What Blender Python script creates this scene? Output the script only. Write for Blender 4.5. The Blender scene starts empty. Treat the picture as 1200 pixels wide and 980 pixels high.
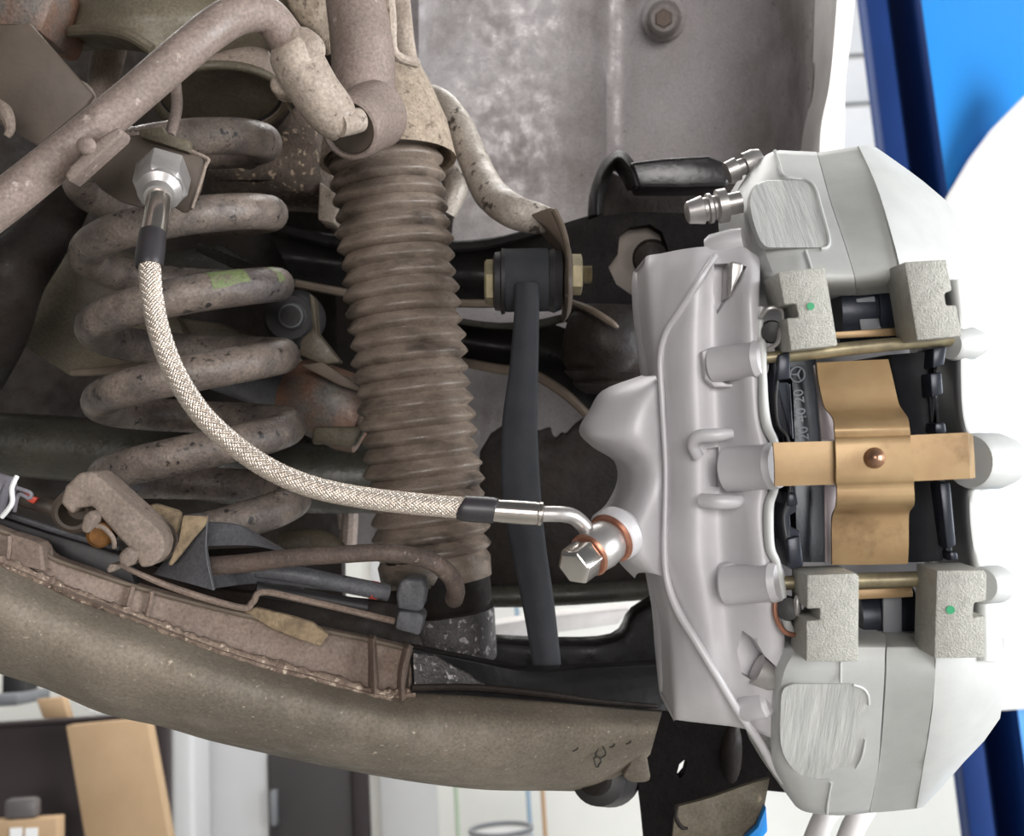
import bpy, bmesh, math, random
from mathutils import Vector, Matrix
from mathutils.geometry import tessellate_polygon
random.seed(7)
S = bpy.context.scene
COL = S.collection
# ------------------------------------------------------------------ camera
FPX = 1287.0                      # focal length in pixels of the 1200 x 980 frame
PITCH, ROLL = math.radians(9.7), math.radians(3.6)
C0 = Vector((0, 0, 1.35))
FWD = Vector((0, math.cos(PITCH), math.sin(PITCH)))
R0 = Vector((1, 0, 0)); U0 = R0.cross(FWD)
UPC = U0 * math.cos(ROLL) + R0 * math.sin(ROLL)
RTC = R0 * math.cos(ROLL) - U0 * math.sin(ROLL)
cam_data = bpy.data.cameras.new('camera'); cam = bpy.data.objects.new('camera', cam_data)
COL.objects.link(cam); S.camera = cam
m = Matrix((RTC, UPC, -FWD)).transposed().to_4x4(); m.translation = C0
cam.matrix_world = m
cam_data.sensor_fit = 'HORIZONTAL'; cam_data.sensor_width = 36; cam_data.lens = 36 * FPX / 1200
cam_data.clip_start = 0.02
cam_data.dof.use_dof = True; cam_data.dof.focus_distance = 0.50; cam_data.dof.aperture_fstop = 16
# ------------------------------------------------------------------ world, lights, exposure
S.view_settings.view_transform = 'Standard'; S.view_settings.look = 'None'
S.view_settings.gamma = 1; S.view_settings.use_curve_mapping = False
S.view_settings.exposure = 0.0
W = bpy.data.worlds.new('workshop_air'); S.world = W; W.use_nodes = True
W.node_tree.nodes['Background'].inputs[0].default_value = (0.90, 0.95, 1.0, 1)
W.node_tree.nodes['Background'].inputs[1].default_value = 0.09
def area(name, loc, target, sx, sy, power, colr):
    l = bpy.data.lights.new(name, 'AREA'); l.shape = 'RECTANGLE'; l.size = sx; l.size_y = sy
    l.energy = power; l.color = colr
    o = bpy.data.objects.new(name, l); COL.objects.link(o); o.location = loc
    o.rotation_euler = (Vector(target) - Vector(loc)).to_track_quat('-Z', 'Y').to_euler()
    return o
# open workshop gate to the right, window wall behind the photographer, ceiling lamps over the rear of the hall
area('workshop_gate_right_offscreen', (4.2, -0.8, 1.3), (0.1, 0.6, 1.3), 3.2, 2.6, 360, (0.95, 0.98, 1.0))
area('window_behind_offscreen', (0.4, -4.2, 1.5), (0.0, 0.6, 1.4), 2.4, 1.6, 140, (1.0, 0.97, 0.94))
area('ceiling_lamp_above_offscreen', (-0.3, 2.6, 4.3), (-0.3, 2.9, 0.0), 3.0, 1.0, 130, (1.0, 0.98, 0.95))
# ------------------------------------------------------------------ helpers
def P(x, y, d):                    # a pixel at a chosen distance along the view axis
    return C0 + RTC * ((x - 600) * d / FPX) + UPC * ((490 - y) * d / FPX) + FWD * d
def PY(x, y, Y):                   # a pixel on the upright plane at world y = Y
    r = RTC * (x - 600) + UPC * (490 - y) + FWD * FPX
    return C0 + r * (Y / r.y)
def lin(c):
    c = c / 255.0
    return c / 12.92 if c <= 0.04045 else ((c + 0.055) / 1.055) ** 2.4
def rgb(r, g, b): return (lin(r), lin(g), lin(b), 1)
def mat(name, c1, c2=None, scale=60, rough=0.6, metal=0.0, bump=0.0, bscale=None, speck=None, sscale=300, samt=0.6,
        c3=None, s3=12, cut=0.55, coat=0.0, detail=6, stretch=None, spec=0.5, grain=None):
    """layered noise: c1/c2 mottling, c3 large stains, speck small grit"""
    M_ = bpy.data.materials.new(name); M_.use_nodes = True
    nt = M_.node_tree; N = nt.nodes; L = nt.links; b = N['Principled BSDF']
    b.inputs['Roughness'].default_value = rough; b.inputs['Metallic'].default_value = metal
    b.inputs['Coat Weight'].default_value = coat; b.inputs['Specular IOR Level'].default_value = spec
    if grain is None: grain = 0.34 if speck else 0.0
    tc = N.new('ShaderNodeTexCoord'); vec = tc.outputs['Object']
    if stretch:
        mp = N.new('ShaderNodeMapping'); mp.inputs['Scale'].default_value = stretch; L.new(vec, mp.inputs[0]); vec = mp.outputs[0]
    def noise(s, det=detail):
        n = N.new('ShaderNodeTexNoise'); n.inputs['Scale'].default_value = s; n.inputs['Detail'].default_value = det
        n.inputs['Roughness'].default_value = 0.62; L.new(vec, n.inputs['Vector']); return n.outputs['Fac']
    def ramp(f, a, bb):
        r = N.new('ShaderNodeMapRange'); r.inputs[1].default_value = a; r.inputs[2].default_value = bb; L.new(f, r.inputs[0]); return r.outputs[0]
    def mix(f, a, bb):
        x = N.new('ShaderNodeMix'); x.data_type = 'RGBA'
        if f is not None: L.new(f, x.inputs[0])
        for i, q in ((6, a), (7, bb)):
            if isinstance(q, tuple): x.inputs[i].default_value = q
            else: L.new(q, x.inputs[i])
        return x.outputs[2]
    colr = c1
    if c2: colr = mix(ramp(noise(scale), 0.36, 0.66), c1, c2)
    if c3: colr = mix(ramp(noise(s3, 8), cut - 0.06, cut + 0.10), colr, c3)
    if speck: colr = mix(ramp(noise(sscale, 3), samt, samt + 0.07), colr, speck)
    if grain:
        g1 = N.new('ShaderNodeMapRange'); g1.inputs[1].default_value = .32; g1.inputs[2].default_value = .68; g1.inputs[3].default_value = 1 - grain; g1.inputs[4].default_value = 1 + grain * .55
        L.new(noise(640, 8), g1.inputs[0]); x = N.new('ShaderNodeMix'); x.data_type = 'RGBA'; x.blend_type = 'MULTIPLY'; x.inputs[0].default_value = 1
        if isinstance(colr, tuple): x.inputs[6].default_value = colr
        else: L.new(colr, x.inputs[6])
        L.new(g1.outputs[0], x.inputs[7]); colr = x.outputs[2]
        rg = N.new('ShaderNodeMapRange'); rg.inputs[1].default_value = .35; rg.inputs[2].default_value = .65; rg.inputs[3].default_value = max(rough - .2, .15); rg.inputs[4].default_value = min(rough + .2, .95)
        L.new(noise(70, 6), rg.inputs[0]); L.new(rg.outputs[0], b.inputs['Roughness'])
    if isinstance(colr, tuple): b.inputs['Base Color'].default_value = colr
    else: L.new(colr, b.inputs['Base Color'])
    if bump:
        bn = N.new('ShaderNodeBump'); bn.inputs['Strength'].default_value = bump; bn.inputs['Distance'].default_value = 0.001
        L.new(noise((bscale or scale * 4) * (2.0 if speck else 1.0), 7), bn.inputs['Height']); L.new(bn.outputs[0], b.inputs['Normal'])
    return M_
def cat(pts, n, closed=False):     # Catmull-Rom through tuples
    out = []; k = len(pts)
    if n <= 1: return [tuple(p) for p in pts]
    rng = range(k if closed else k - 1)
    for i in rng:
        g = (lambda j: pts[j % k]) if closed else (lambda j: pts[min(max(j, 0), k - 1)])
        a, b, c, d = g(i - 1), g(i), g(i + 1), g(i + 2)
        for s in range(n):
            t = s / n
            out.append(tuple(0.5 * (2 * b[q] + (c[q] - a[q]) * t + (2 * a[q] - 5 * b[q] + 4 * c[q] - d[q]) * t * t + (3 * b[q] - a[q] - 3 * c[q] + d[q]) * t ** 3) for q in range(len(b))))
    if not closed: out.append(tuple(pts[-1]))
    return out
class MB:
    def __init__(s): s.v = []; s.f = []
    def add(s, vs, fs):
        o = len(s.v); s.v += [Vector(q) for q in vs]; s.f += [tuple(i + o for i in f) for f in fs]; return s
    def prism(s, outline, d=None, th=0.01, smooth=0, holes=(), push=None):
        push = push or FWD
        pts = [tuple(q) if len(q) == 3 else (q[0], q[1], d) for q in outline]
        if smooth: pts = cat(pts, smooth, True)
        loops = [pts] + [[(q[0], q[1], d) for q in h] for h in holes]
        if not holes:
            n = len(pts); fr = [P(*q) for q in pts]
            vs = fr + [q + push * th for q in fr]
            fs = [tuple(range(n)), tuple(range(2 * n - 1, n - 1, -1))] + [(i, i + n, (i + 1) % n + n, (i + 1) % n) for i in range(n)]
            return s.add(vs, fs)
        fr = [[P(*q) for q in l] for l in loops]
        flat = [Vector((q[0], q[1], 0)) for l in loops for q in l]
        tri = tessellate_polygon([[Vector((q[0], q[1], 0)) for q in l] for l in loops])
        allf = [q for l in fr for q in l]; n = len(allf)
        vs = allf + [q + push * th for q in allf]
        fs = [tuple(t) for t in tri] + [tuple(i + n for i in reversed(t)) for t in tri]
        o = 0
        for l in fr:
            k = len(l); fs += [(o + i, o + i + n, o + (i + 1) % k + n, o + (i + 1) % k) for i in range(k)]; o += k
        return s.add(vs, fs)
    def patch(s, rows, th=0.01, sx=1, sy=1, push=None, fn=None):
        push = push or FWD
        rows = [cat(r, sx) for r in rows]
        cols = [cat([r[j] for r in rows], sy) for j in range(len(rows[0]))]
        nc = len(cols); nr = len(cols[0])
        fr = []
        for i in range(nr):
            for j in range(nc):
                x, y, d = cols[j][i]
                if fn: d = d + fn(x, y)
                fr.append(P(x, y, d))
        n = nr * nc; vs = fr + [q + push * th for q in fr]; fs = []
        for i in range(nr - 1):
            for j in range(nc - 1):
                a = i * nc + j
                fs.append((a, a + nc, a + nc + 1, a + 1)); fs.append((a + n, a + 1 + n, a + nc + 1 + n, a + nc + n))
        for i in range(nr - 1):
            a, b = i * nc, (i + 1) * nc; fs.append((a, a + n, b + n, b))
            a, b = i * nc + nc - 1, (i + 1) * nc + nc - 1; fs.append((a, b, b + n, a + n))
        for j in range(nc - 1):
            fs.append((j, j + 1, j + 1 + n, j + n)); q = (nr - 1) * nc + j; fs.append((q, q + n, q + 1 + n, q + 1))
        return s.add(vs, fs)
    def sweep(s, pts, rad, n=14, closed=False, flat=(1, 1), ref=None, cap=True):
        """tube through world points"""
        k = len(pts); tang = []
        for i in range(k):
            a = pts[(i - 1) % k] if closed else pts[max(i - 1, 0)]; b = pts[(i + 1) % k] if closed else pts[min(i + 1, k - 1)]
            tang.append((b - a).normalized())
        u = (ref or FWD); u = (u - tang[0] * u.dot(tang[0]))
        if u.length < 1e-4: u = UPC - tang[0] * UPC.dot(tang[0])
        u.normalize(); vs = []
        for i in range(k):
            if ref is not None: u = ref
            u = (u - tang[i] * u.dot(tang[i])).normalized(); w = tang[i].cross(u)
            for j in range(n):
                a = 2 * math.pi * j / n
                vs.append(pts[i] + (u * math.cos(a) * flat[0] + w * math.sin(a) * flat[1]) * rad[i])
        fs = []
        for i in range(k if closed else k - 1):
            for j in range(n):
                i2 = (i + 1) % k
                fs.append((i * n + j, i * n + (j + 1) % n, i2 * n + (j + 1) % n, i2 * n + j))
        if cap and not closed: fs += [tuple(range(n - 1, -1, -1)), tuple(range((k - 1) * n, k * n))]
        return s.add(vs, fs)
    def tube(s, path, sm=6, n=14, flat=(1, 1), ref=None, closed=False):
        """path of (px, py, depth, radius in px)"""
        q = cat(path, sm, closed)
        return s.sweep([P(a, b, c) for a, b, c, r in q], [max(r, .05) * c / FPX for a, b, c, r in q], n, closed, flat, ref)
    def lathe(s, p0, p1, prof, n=24, rot=0.0, wob=None):
        """axis from p0 to p1 (px, py, depth); prof = (fraction along, radius in px at that depth)"""
        a, b = P(*p0), P(*p1); ax = (b - a); ln = ax.length; ax.normalize()
        u = UPC - ax * UPC.dot(ax)
        if u.length < 0.05: u = RTC - ax * RTC.dot(ax)
        u.normalize(); w = ax.cross(u); vs = []
        for k, (t, r) in enumerate(prof):
            c = a.lerp(b, t); d = p0[2] + (p1[2] - p0[2]) * t; rr = max(r, 0.02) * d / FPX
            for j in range(n):
                th = rot + 2 * math.pi * j / n
                rj = rr * (1 + (wob(k, th) if wob else 0))
                vs.append(c + (u * math.cos(th) + w * math.sin(th)) * rj)
        fs = []
        for i in range(len(prof) - 1):
            for j in range(n): fs.append((i * n + j, i * n + (j + 1) % n, (i + 1) * n + (j + 1) % n, (i + 1) * n + j))
        k = (len(prof) - 1) * n
        fs += [tuple(range(n - 1, -1, -1)), tuple(range(k, k + n))]
        return s.add(vs, fs)
    def ball(s, c, r, sq=(1, 1, 1), n=18, mm=10):
        o = P(*c); r = r * c[2] / FPX; vs = []; fs = []
        for i in range(mm + 1):
            ph = math.pi * i / mm
            for j in range(n):
                th = 2 * math.pi * j / n
                vs.append(o + RTC * (math.sin(ph) * math.cos(th) * r * sq[0]) + UPC * (math.cos(ph) * r * sq[1]) + FWD * (math.sin(ph) * math.sin(th) * r * sq[2]))
        for i in range(mm):
            for j in range(n): fs.append((i * n + j, (i + 1) * n + j, (i + 1) * n + (j + 1) % n, i * n + (j + 1) % n))
        return s.add(vs, fs)
    def box(s, lo, hi):               # world axis-aligned
        x0, y0, z0 = lo; x1, y1, z1 = hi
        vs = [(x, y, z) for x in (x0, x1) for y in (y0, y1) for z in (z0, z1)]
        return s.add(vs, [(0, 1, 3, 2), (4, 6, 7, 5), (0, 4, 5, 1), (2, 3, 7, 6), (0, 2, 6, 4), (1, 5, 7, 3)])
def build(name, mb, material, parent=None, bevel=0.0, seg=2, sub=0, angle=35, bang=30):
    bm = bmesh.new(); vs = [bm.verts.new(v) for v in mb.v]
    for f in mb.f:
        try: bm.faces.new([vs[i] for i in f])
        except ValueError: pass
    bmesh.ops.remove_doubles(bm, verts=bm.verts, dist=1e-6)
    bmesh.ops.recalc_face_normals(bm, faces=bm.faces)
    if bevel:
        ed = [e for e in bm.edges if len(e.link_faces) == 2 and e.calc_face_angle(0) > math.radians(bang)]
        bmesh.ops.bevel(bm, geom=ed, offset=bevel, segments=seg, profile=0.5, affect='EDGES', clamp_overlap=True)
    lo = Vector([min(v.co[i] for v in bm.verts) for i in range(3)]); hi = Vector([max(v.co[i] for v in bm.verts) for i in range(3)])
    c = (lo + hi) / 2; bmesh.ops.translate(bm, verts=bm.verts, vec=-c)
    me = bpy.data.meshes.new(name); bm.to_mesh(me); bm.free()
    me.shade_smooth(); me.set_sharp_from_angle(angle=math.radians(angle))
    me.materials.append(material)
    o = bpy.data.objects.new(name, me); COL.objects.link(o)
    if parent is not None:
        o.parent = parent; base = parent['_w'] if '_w' in parent else None
        o.location = c - Vector(parent['at'])
    else: o.location = c
    o['at'] = tuple(c)
    if sub:
        q = o.modifiers.new('smooth', 'SUBSURF'); q.levels = sub; q.render_levels = sub
    return o
def carve(o, cutter, at=None):
    """cut a real recess into a mesh object"""
    t = build('cutter', cutter, o.data.materials[0])
    bpy.context.view_layer.update()
    q = o.modifiers.new('recess', 'BOOLEAN'); q.operation = 'DIFFERENCE'; q.object = t; q.solver = 'EXACT'; q.use_self = True
    dg = bpy.context.evaluated_depsgraph_get(); me = bpy.data.meshes.new_from_object(o.evaluated_get(dg))
    o.modifiers.remove(q); o.data = me; me.set_sharp_from_angle(angle=math.radians(50)); bpy.data.objects.remove(t)
def tag(o, label, category, group=None, kind=None):
    o['label'] = label; o['category'] = category
    if group: o['group'] = group
    if kind: o['kind'] = kind
    return o
def thing(name, at, label, category, group=None):
    o = bpy.data.objects.new(name, None); COL.objects.link(o); o.empty_display_size = 0.02
    w = P(*at); o.location = w; o['at'] = tuple(w)
    return tag(o, label, category, group)
def struct(o): o['kind'] = 'structure'; return o
# ------------------------------------------------------------------ materials
M = {}
M['silver'] = mat('silver_caliper_paint', rgb(214, 211, 214), rgb(206, 203, 206), 40, 0.48, 0.15, 0.04, 900)
M['silver_light'] = mat('light_silver_casting', rgb(196, 197, 195), rgb(188, 189, 188), 60, 0.5, 0.12, 0.08, 1500)
M['band'] = mat('satin_grey_bridge_paint', rgb(174, 175, 172), rgb(167, 168, 165), 80, 0.55, 0.1, 0.06, 1500)
M['brushed'] = mat('brushed_aluminium', rgb(204, 204, 201), rgb(178, 179, 177), 75, 0.45, 0.15, 0.6, 110, stretch=(4, .35, .35))
M['block'] = mat('grained_cast_plate', rgb(186, 184, 176), rgb(170, 168, 160), 300, 0.5, 0.2, 1.0, 1300)
M['steel'] = mat('polished_stainless', rgb(205, 198, 190), rgb(190, 182, 176), 50, 0.2, 0.95, 0.02, 800)
M['satin'] = mat('satin_zinc_steel', rgb(190, 186, 184), rgb(172, 168, 166), 90, 0.36, 0.7, 0.05, 900)
M['chrome'] = mat('bright_bolt_steel', rgb(215, 210, 205), None, rough=0.16, metal=0.95)
M['copper'] = mat('copper', rgb(196, 142, 120), rgb(172, 116, 94), 150, 0.35, 0.8)
M['gold'] = mat('passivated_gold_spring_steel', rgb(172, 144, 106), rgb(160, 130, 94), 60, 0.42, 0.35, 0.03, 400, c3=rgb(128, 102, 72), s3=45, cut=0.64)
M['rivet'] = mat('bronze_rivet', rgb(165, 128, 104), rgb(140, 106, 84), 120, 0.3, 0.7)
M['pad_black'] = mat('black_pad_coating', rgb(30, 32, 36), rgb(38, 40, 46), 120, 0.4, 0.0, 0.15, 700)
M['pad_steel'] = mat('blue_black_plate', rgb(46, 50, 60), rgb(36, 39, 48), 90, 0.3, 0.3, 0.05, 600)
M['print'] = mat('grey_print', rgb(128, 132, 138), None, rough=0.6)
M['shim'] = mat('pinkish_shim_steel', rgb(190, 178, 180), None, rough=0.4, metal=0.4)
M['green'] = mat('green_paint_dot', rgb(40, 150, 100), None, rough=0.5)
M['rubber'] = mat('black_rubber', rgb(30, 29, 31), rgb(40, 38, 38), 120, 0.5, 0, 0.1, 500)
M['shrink'] = mat('heat_shrink_sleeve', rgb(44, 41, 44), rgb(52, 49, 52), 60, 0.38)
M['braid'] = mat('stainless_braid', rgb(226, 214, 202), rgb(206, 192, 180), 300, 0.3, 0.75)
M['core'] = mat('braid_core', rgb(176, 162, 150), None, rough=0.6, metal=0.3)
M['spring'] = mat('dusty_spring_steel', rgb(140, 126, 116), rgb(98, 88, 82), 60, 0.42, 0.05, 0.45, 260, speck=rgb(54, 49, 47), sscale=170, samt=0.61, c3=rgb(90, 84, 84), s3=26, cut=0.57)
M['boot'] = mat('dusty_brown_rubber', rgb(142, 127, 115), rgb(106, 94, 84), 40, 0.40, 0, 0.3, 300, c3=rgb(58, 52, 48), s3=22, cut=0.60, stretch=(1, 1, 3), grain=.35)
M['dusty'] = mat('road_dusted_metal', rgb(150, 134, 122), rgb(124, 110, 100), 30, 0.7, 0, 0.25, 240, speck=rgb(104, 90, 82), sscale=160, samt=0.62)
M['rod'] = mat('dusty_taupe_tube', rgb(138, 122, 114), rgb(120, 106, 98), 45, 0.6, 0, 0.2, 220, speck=rgb(172, 156, 148), sscale=130, samt=0.66)
M['cup'] = mat('speckled_beige_cup', rgb(170, 154, 136), rgb(146, 130, 114), 140, 0.7, 0, 0.5, 420, speck=rgb(112, 98, 84), sscale=300, samt=0.58)
M['sleeve'] = mat('dusty_cream_sleeve', rgb(176, 162, 149), rgb(146, 132, 120), 60, 0.6, 0, 0.4, 200, speck=rgb(112, 98, 88), sscale=220, samt=0.63)
M['bar'] = mat('chipped_pale_bar', rgb(176, 166, 156), rgb(150, 140, 130), 70, 0.5, 0.1, 0.4, 260, speck=rgb(72, 64, 58), sscale=120, samt=0.585)
M['arch'] = mat('grey_underseal', rgb(184, 178, 180), rgb(162, 155, 156), 9, 0.42, 0.05, 0.35, 130, speck=rgb(104, 98, 96), sscale=110, samt=0.70, c3=rgb(126, 116, 110), s3=4.5, cut=0.56, grain=.22)
M['lip'] = mat('pale_arch_lip', rgb(226, 222, 220), rgb(206, 200, 198), 20, 0.5, 0, 0.3, 60)
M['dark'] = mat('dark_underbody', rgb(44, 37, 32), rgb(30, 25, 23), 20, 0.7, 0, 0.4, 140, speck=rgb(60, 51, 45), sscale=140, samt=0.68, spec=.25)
M['olive'] = mat('olive_dusted_steel', rgb(104, 95, 78), rgb(84, 76, 63), 14, 0.6, 0, 0.25, 160, speck=rgb(128, 116, 98), sscale=180, samt=0.68)
M['olive_dark'] = mat('dark_olive_tube', rgb(60, 57, 48), rgb(40, 38, 34), 18, 0.4, 0, 0.3, 160, speck=rgb(96, 88, 74), sscale=150, samt=0.68)
M['grit'] = mat('gritty_brown_block', rgb(112, 98, 88), rgb(82, 71, 64), 60, 0.8, 0, 1.0, 260, speck=rgb(186, 166, 144), sscale=260, samt=0.58)
M['brown'] = mat('brown_bracket', rgb(92, 80, 70), rgb(74, 64, 56), 26, 0.55, 0, 0.2, 180)
M['rust'] = mat('rusty_housing', rgb(132, 96, 78), rgb(104, 84, 72), 26, 0.55, 0.05, 0.5, 180, c3=rgb(96, 92, 88), s3=18, cut=0.54, grain=.4)
M['black'] = mat('black_arm_paint', rgb(20, 19, 19), rgb(28, 26, 25), 30, 0.45, 0, 0.25, 160, speck=rgb(66, 58, 52), sscale=200, samt=0.72, spec=.25)
M['blackdust'] = mat('dusty_black_rubber', rgb(42, 34, 30), rgb(28, 24, 22), 22, 0.6, 0, 0.4, 160, speck=rgb(70, 60, 54), sscale=200, samt=.7, spec=.25)
M['tan'] = mat('tan_edge', rgb(104, 91, 78), rgb(84, 72, 62), 50, 0.65)
M['link'] = mat('charcoal_plastic_link', rgb(54, 55, 59), rgb(46, 48, 52), 60, 0.72, 0, 0.15, 500, spec=.3)
M['zinc'] = mat('yellow_zinc', rgb(168, 156, 126), rgb(132, 122, 100), 120, 0.4, 0.5)
M['arm'] = mat('dusted_olive_guard', rgb(128, 117, 103), rgb(110, 101, 89), 18, 0.72, 0, 0.3, 240, speck=rgb(164, 151, 136), sscale=320, samt=0.67, c3=rgb(100, 92, 81), s3=7, cut=0.56, grain=.3)
M['armband'] = mat('brown_dust_flange', rgb(136, 118, 106), rgb(116, 100, 90), 30, 0.75, 0, 0.3, 240, speck=rgb(88, 76, 68), sscale=120, samt=0.66)
M['crust'] = mat('crusted_ridge', rgb(146, 127, 112), rgb(104, 86, 76), 140, 0.85, 0, 1.0, 260, speck=rgb(196, 178, 160), sscale=300, samt=0.58)
M['wet'] = mat('oil_wet_black', rgb(22, 21, 22), rgb(36, 34, 34), 26, 0.25, 0, 0.3, 130, c3=rgb(74, 74, 74), s3=10, cut=0.66)
M['bluegrey'] = mat('blue_grey_plastic', rgb(98, 97, 101), rgb(78, 78, 82), 25, 0.5, 0, 0.25, 240, speck=rgb(56, 54, 56), sscale=120, samt=0.66, grain=.3)
M['sand'] = mat('sandy_dirt', rgb(156, 136, 108), rgb(112, 96, 78), 180, 0.9, 0, 1.0, 400)
M['cable'] = mat('dusty_brown_cable', rgb(108, 92, 84), rgb(82, 70, 64), 70, 0.6, 0, 0.3, 300, speck=rgb(150, 134, 122), sscale=220, samt=0.66)
M['red'] = mat('red_tag', rgb(196, 66, 48), None, rough=0.5)
M['plug'] = mat('grey_plug_plastic', rgb(150, 146, 154), rgb(126, 122, 130), 60, 0.5)
M['amber'] = mat('amber_wax', rgb(112, 76, 38), rgb(78, 52, 32), 200, 0.8, spec=.2)
M['wall'] = mat('white_wall_paint', rgb(226, 225, 219), rgb(218, 217, 211), 2, 0.8)
M['panelw'] = mat('grey_white_panel', rgb(206, 206, 206), rgb(198, 198, 199), 2, 0.7)
M['floorm'] = mat('grey_concrete_floor', rgb(168, 166, 160), rgb(150, 148, 144), 3, 0.7)
M['darkdoor'] = mat('dark_brown_door', rgb(60, 56, 57), rgb(54, 50, 51), 3, 0.6)
M['darkcab'] = mat('dark_aubergine_board', rgb(48, 38, 40), rgb(42, 33, 35), 3, 0.6)
M['card'] = mat('cardboard', rgb(178, 150, 118), rgb(168, 140, 108), 6, 0.85)
M['bluepost'] = mat('blue_lift_paint', rgb(14, 54, 118), rgb(12, 48, 108), 4, 0.6, spec=.3)
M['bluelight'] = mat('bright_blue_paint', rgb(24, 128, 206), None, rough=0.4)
M['white'] = mat('clean_white_plastic', rgb(236, 236, 236), None, rough=0.5)
M['greyp'] = mat('grey_plastic', rgb(120, 122, 126), None, rough=0.5)
M['clear'] = mat('pale_drum_plastic', rgb(206, 206, 206), None, rough=0.3)
M['orange'] = mat('orange_pole', rgb(198, 164, 130), None, rough=0.6)
M['paleblue'] = mat('pale_blue_pole', rgb(160, 184, 204), None, rough=0.6)
M['palegreen'] = mat('pale_green_pole', rgb(190, 206, 182), None, rough=0.6)
M['grime'] = mat('wet_grey_grime', rgb(84, 80, 79), rgb(58, 56, 56), 60, 0.3, 0, 1.0, 300, speck=rgb(176, 170, 170), sscale=260, samt=0.58)
M['clad'] = mat('grey_cladding', rgb(188, 189, 192), rgb(180, 181, 184), 2, 0.7)
M['trayg'] = mat('smoky_plastic', rgb(92, 88, 88), None, rough=0.4)
M['greenmark'] = mat('faded_green_paint', rgb(112, 130, 82), rgb(122, 122, 96), 160, 0.5, 0, 0.4, 260, c3=rgb(112, 100, 90), s3=120, cut=0.55, grain=.3)
M['matte'] = mat('matte_black_casting', rgb(18, 16, 16), rgb(26, 23, 22), 30, 0.9, 0, 0.4, 160, speck=rgb(48, 42, 38), sscale=200, samt=.7, spec=.08)
# ------------------------------------------------------------------ the workshop behind the car
WY = 4.2
def flat(name, x0, y0, x1, y1, Y, th, material, parent=None):
    """upright board: top-left and bottom-right taken from the photograph, standing on the plane y = Y"""
    a, b = PY(x0, y0, Y), PY(x1, y1, Y)
    return build(name, MB().box((min(a.x, b.x), Y, min(a.z, b.z)), (max(a.x, b.x), Y + th, max(a.z, b.z))), material, parent, bevel=0.004)
o = struct(build('floor', MB().box((-6, -6, -0.1), (6, 6, 0)), M['floorm']))
o = struct(build('wall_back', MB().box((-6, WY, 0), (6, WY + 0.2, 4.4)), M['wall']))
struct(build('ceiling', MB().box((-6, 1.2, 4.4), (6, WY + .2, 4.5)), M['wall']))
# dark door with frame and handle
a, b = PY(318, 878, WY), PY(436, 985, WY)
d1 = struct(build('door_1', MB().box((a.x, WY - 0.05, 0.02), (b.x - 0.06, WY - 0.002, a.z)), M['darkdoor'], bevel=0.004))
build('door_frame', MB().box((b.x - 0.055, WY - 0.07, 0.0), (b.x, WY - 0.001, a.z + 0.05)), M['darkcab'], d1, bevel=0.004)
h = PY(327, 942, WY); build('door_handle', MB().box((h.x - .012, WY - 0.10, h.z - .06), (h.x + .012, WY - 0.051, h.z + .06)), M['greyp'], d1, bevel=0.006)
# white pillar and pale grey wall panels
a, b = PY(199, 840, WY - .25), PY(228, 985, WY - .25)
tag(build('wall_pillar', MB().box((a.x, WY - .25, 0), (b.x, WY - .035, 3.2)), M['white'], bevel=0.02, seg=4), 'narrow bluish white pillar standing beside the dark cabinet', 'pillar')
for k, (x0, x1) in enumerate(((228, 316), (439, 514))):
    a, b = PY(x0, 850, WY - .02), PY(x1, 985, WY - .02)
    tag(build('wall_panel', MB().box((a.x + .01, WY - .03, 0.0), (b.x, WY - .002, 2.1)), M['panelw'], bevel=0.004),
        ['pale grey wall panel between the white pillar and the dark door', 'pale grey wall panel on the far side of the dark door'][k], 'wall panel', 'pale grey wall panels')
# dark cabinet board with leaning cardboard
CY = 3.0
a, b = PY(100, 846, CY), PY(198, 915, CY); a.x -= .6
cab = thing('dark_cabinet', (80, 980, 3.0), 'dark aubergine cabinet carrying cardboard behind the lower arm', 'cabinet')
cab.location.z = 0; cab['at'] = (cab.location.x, cab.location.y, 0)
build('side_board', MB().box((a.x, CY, 0.0), (b.x, CY + 0.03, a.z)), M['darkcab'], cab, bevel=0.006)
build('top_board', MB().box((a.x, CY - .02, a.z + .001), (b.x + .005, CY + .035, a.z + .012)), M['darkcab'], cab, bevel=0.004)
TOPZ = a.z + .032
def leanboard(name, px, Y, th, material, label, category):
    w = [PY(x, y, Y) for x, y in px]; n = len(w)
    mb = MB().add(w + [q + Vector((0, th, 0)) for q in w], [tuple(range(n)), tuple(range(2 * n - 1, n - 1, -1))] + [(i, i + n, (i + 1) % n + n, (i + 1) % n) for i in range(n)])
    return tag(build(name, mb, material, bevel=0.003), label, category)
leanboard('cardboard_sheet', [(77, 851), (172, 842), (203, 1010), (104, 1010)], CY - .12, 0.05, M['card'], 'tall flat cardboard carton leaning against the dark cabinet', 'cardboard')
leanboard('cardboard_flap', [(42, 820), (73, 817), (80, 842), (50, 842)], CY + .04, 0.04, M['card'], 'small cardboard piece standing behind the dark cabinet edge', 'cardboard')
bx = thing('cardboard_box', (30, 985, 2.7), 'small cardboard box with white labels before the dark cabinet', 'box')
a, b = PY(-20, 964, 2.75), PY(66, 1010, 2.75); BOXTOP = a.z
body = build('carton', MB().box((a.x, 2.75, b.z), (b.x, 2.80, a.z)), M['card'], bx, bevel=0.004)
for x0, x1 in ((12, 26), (30, 44)):
    q, r = PY(x0, 971, 2.748), PY(x1, 985, 2.748)
    build('label_sticker', MB().box((q.x, 2.746, r.z), (r.x, 2.749, q.z)), M['white'], bx)
a, b = PY(13, 934, 2.8), PY(51, 966, 2.8)
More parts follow.
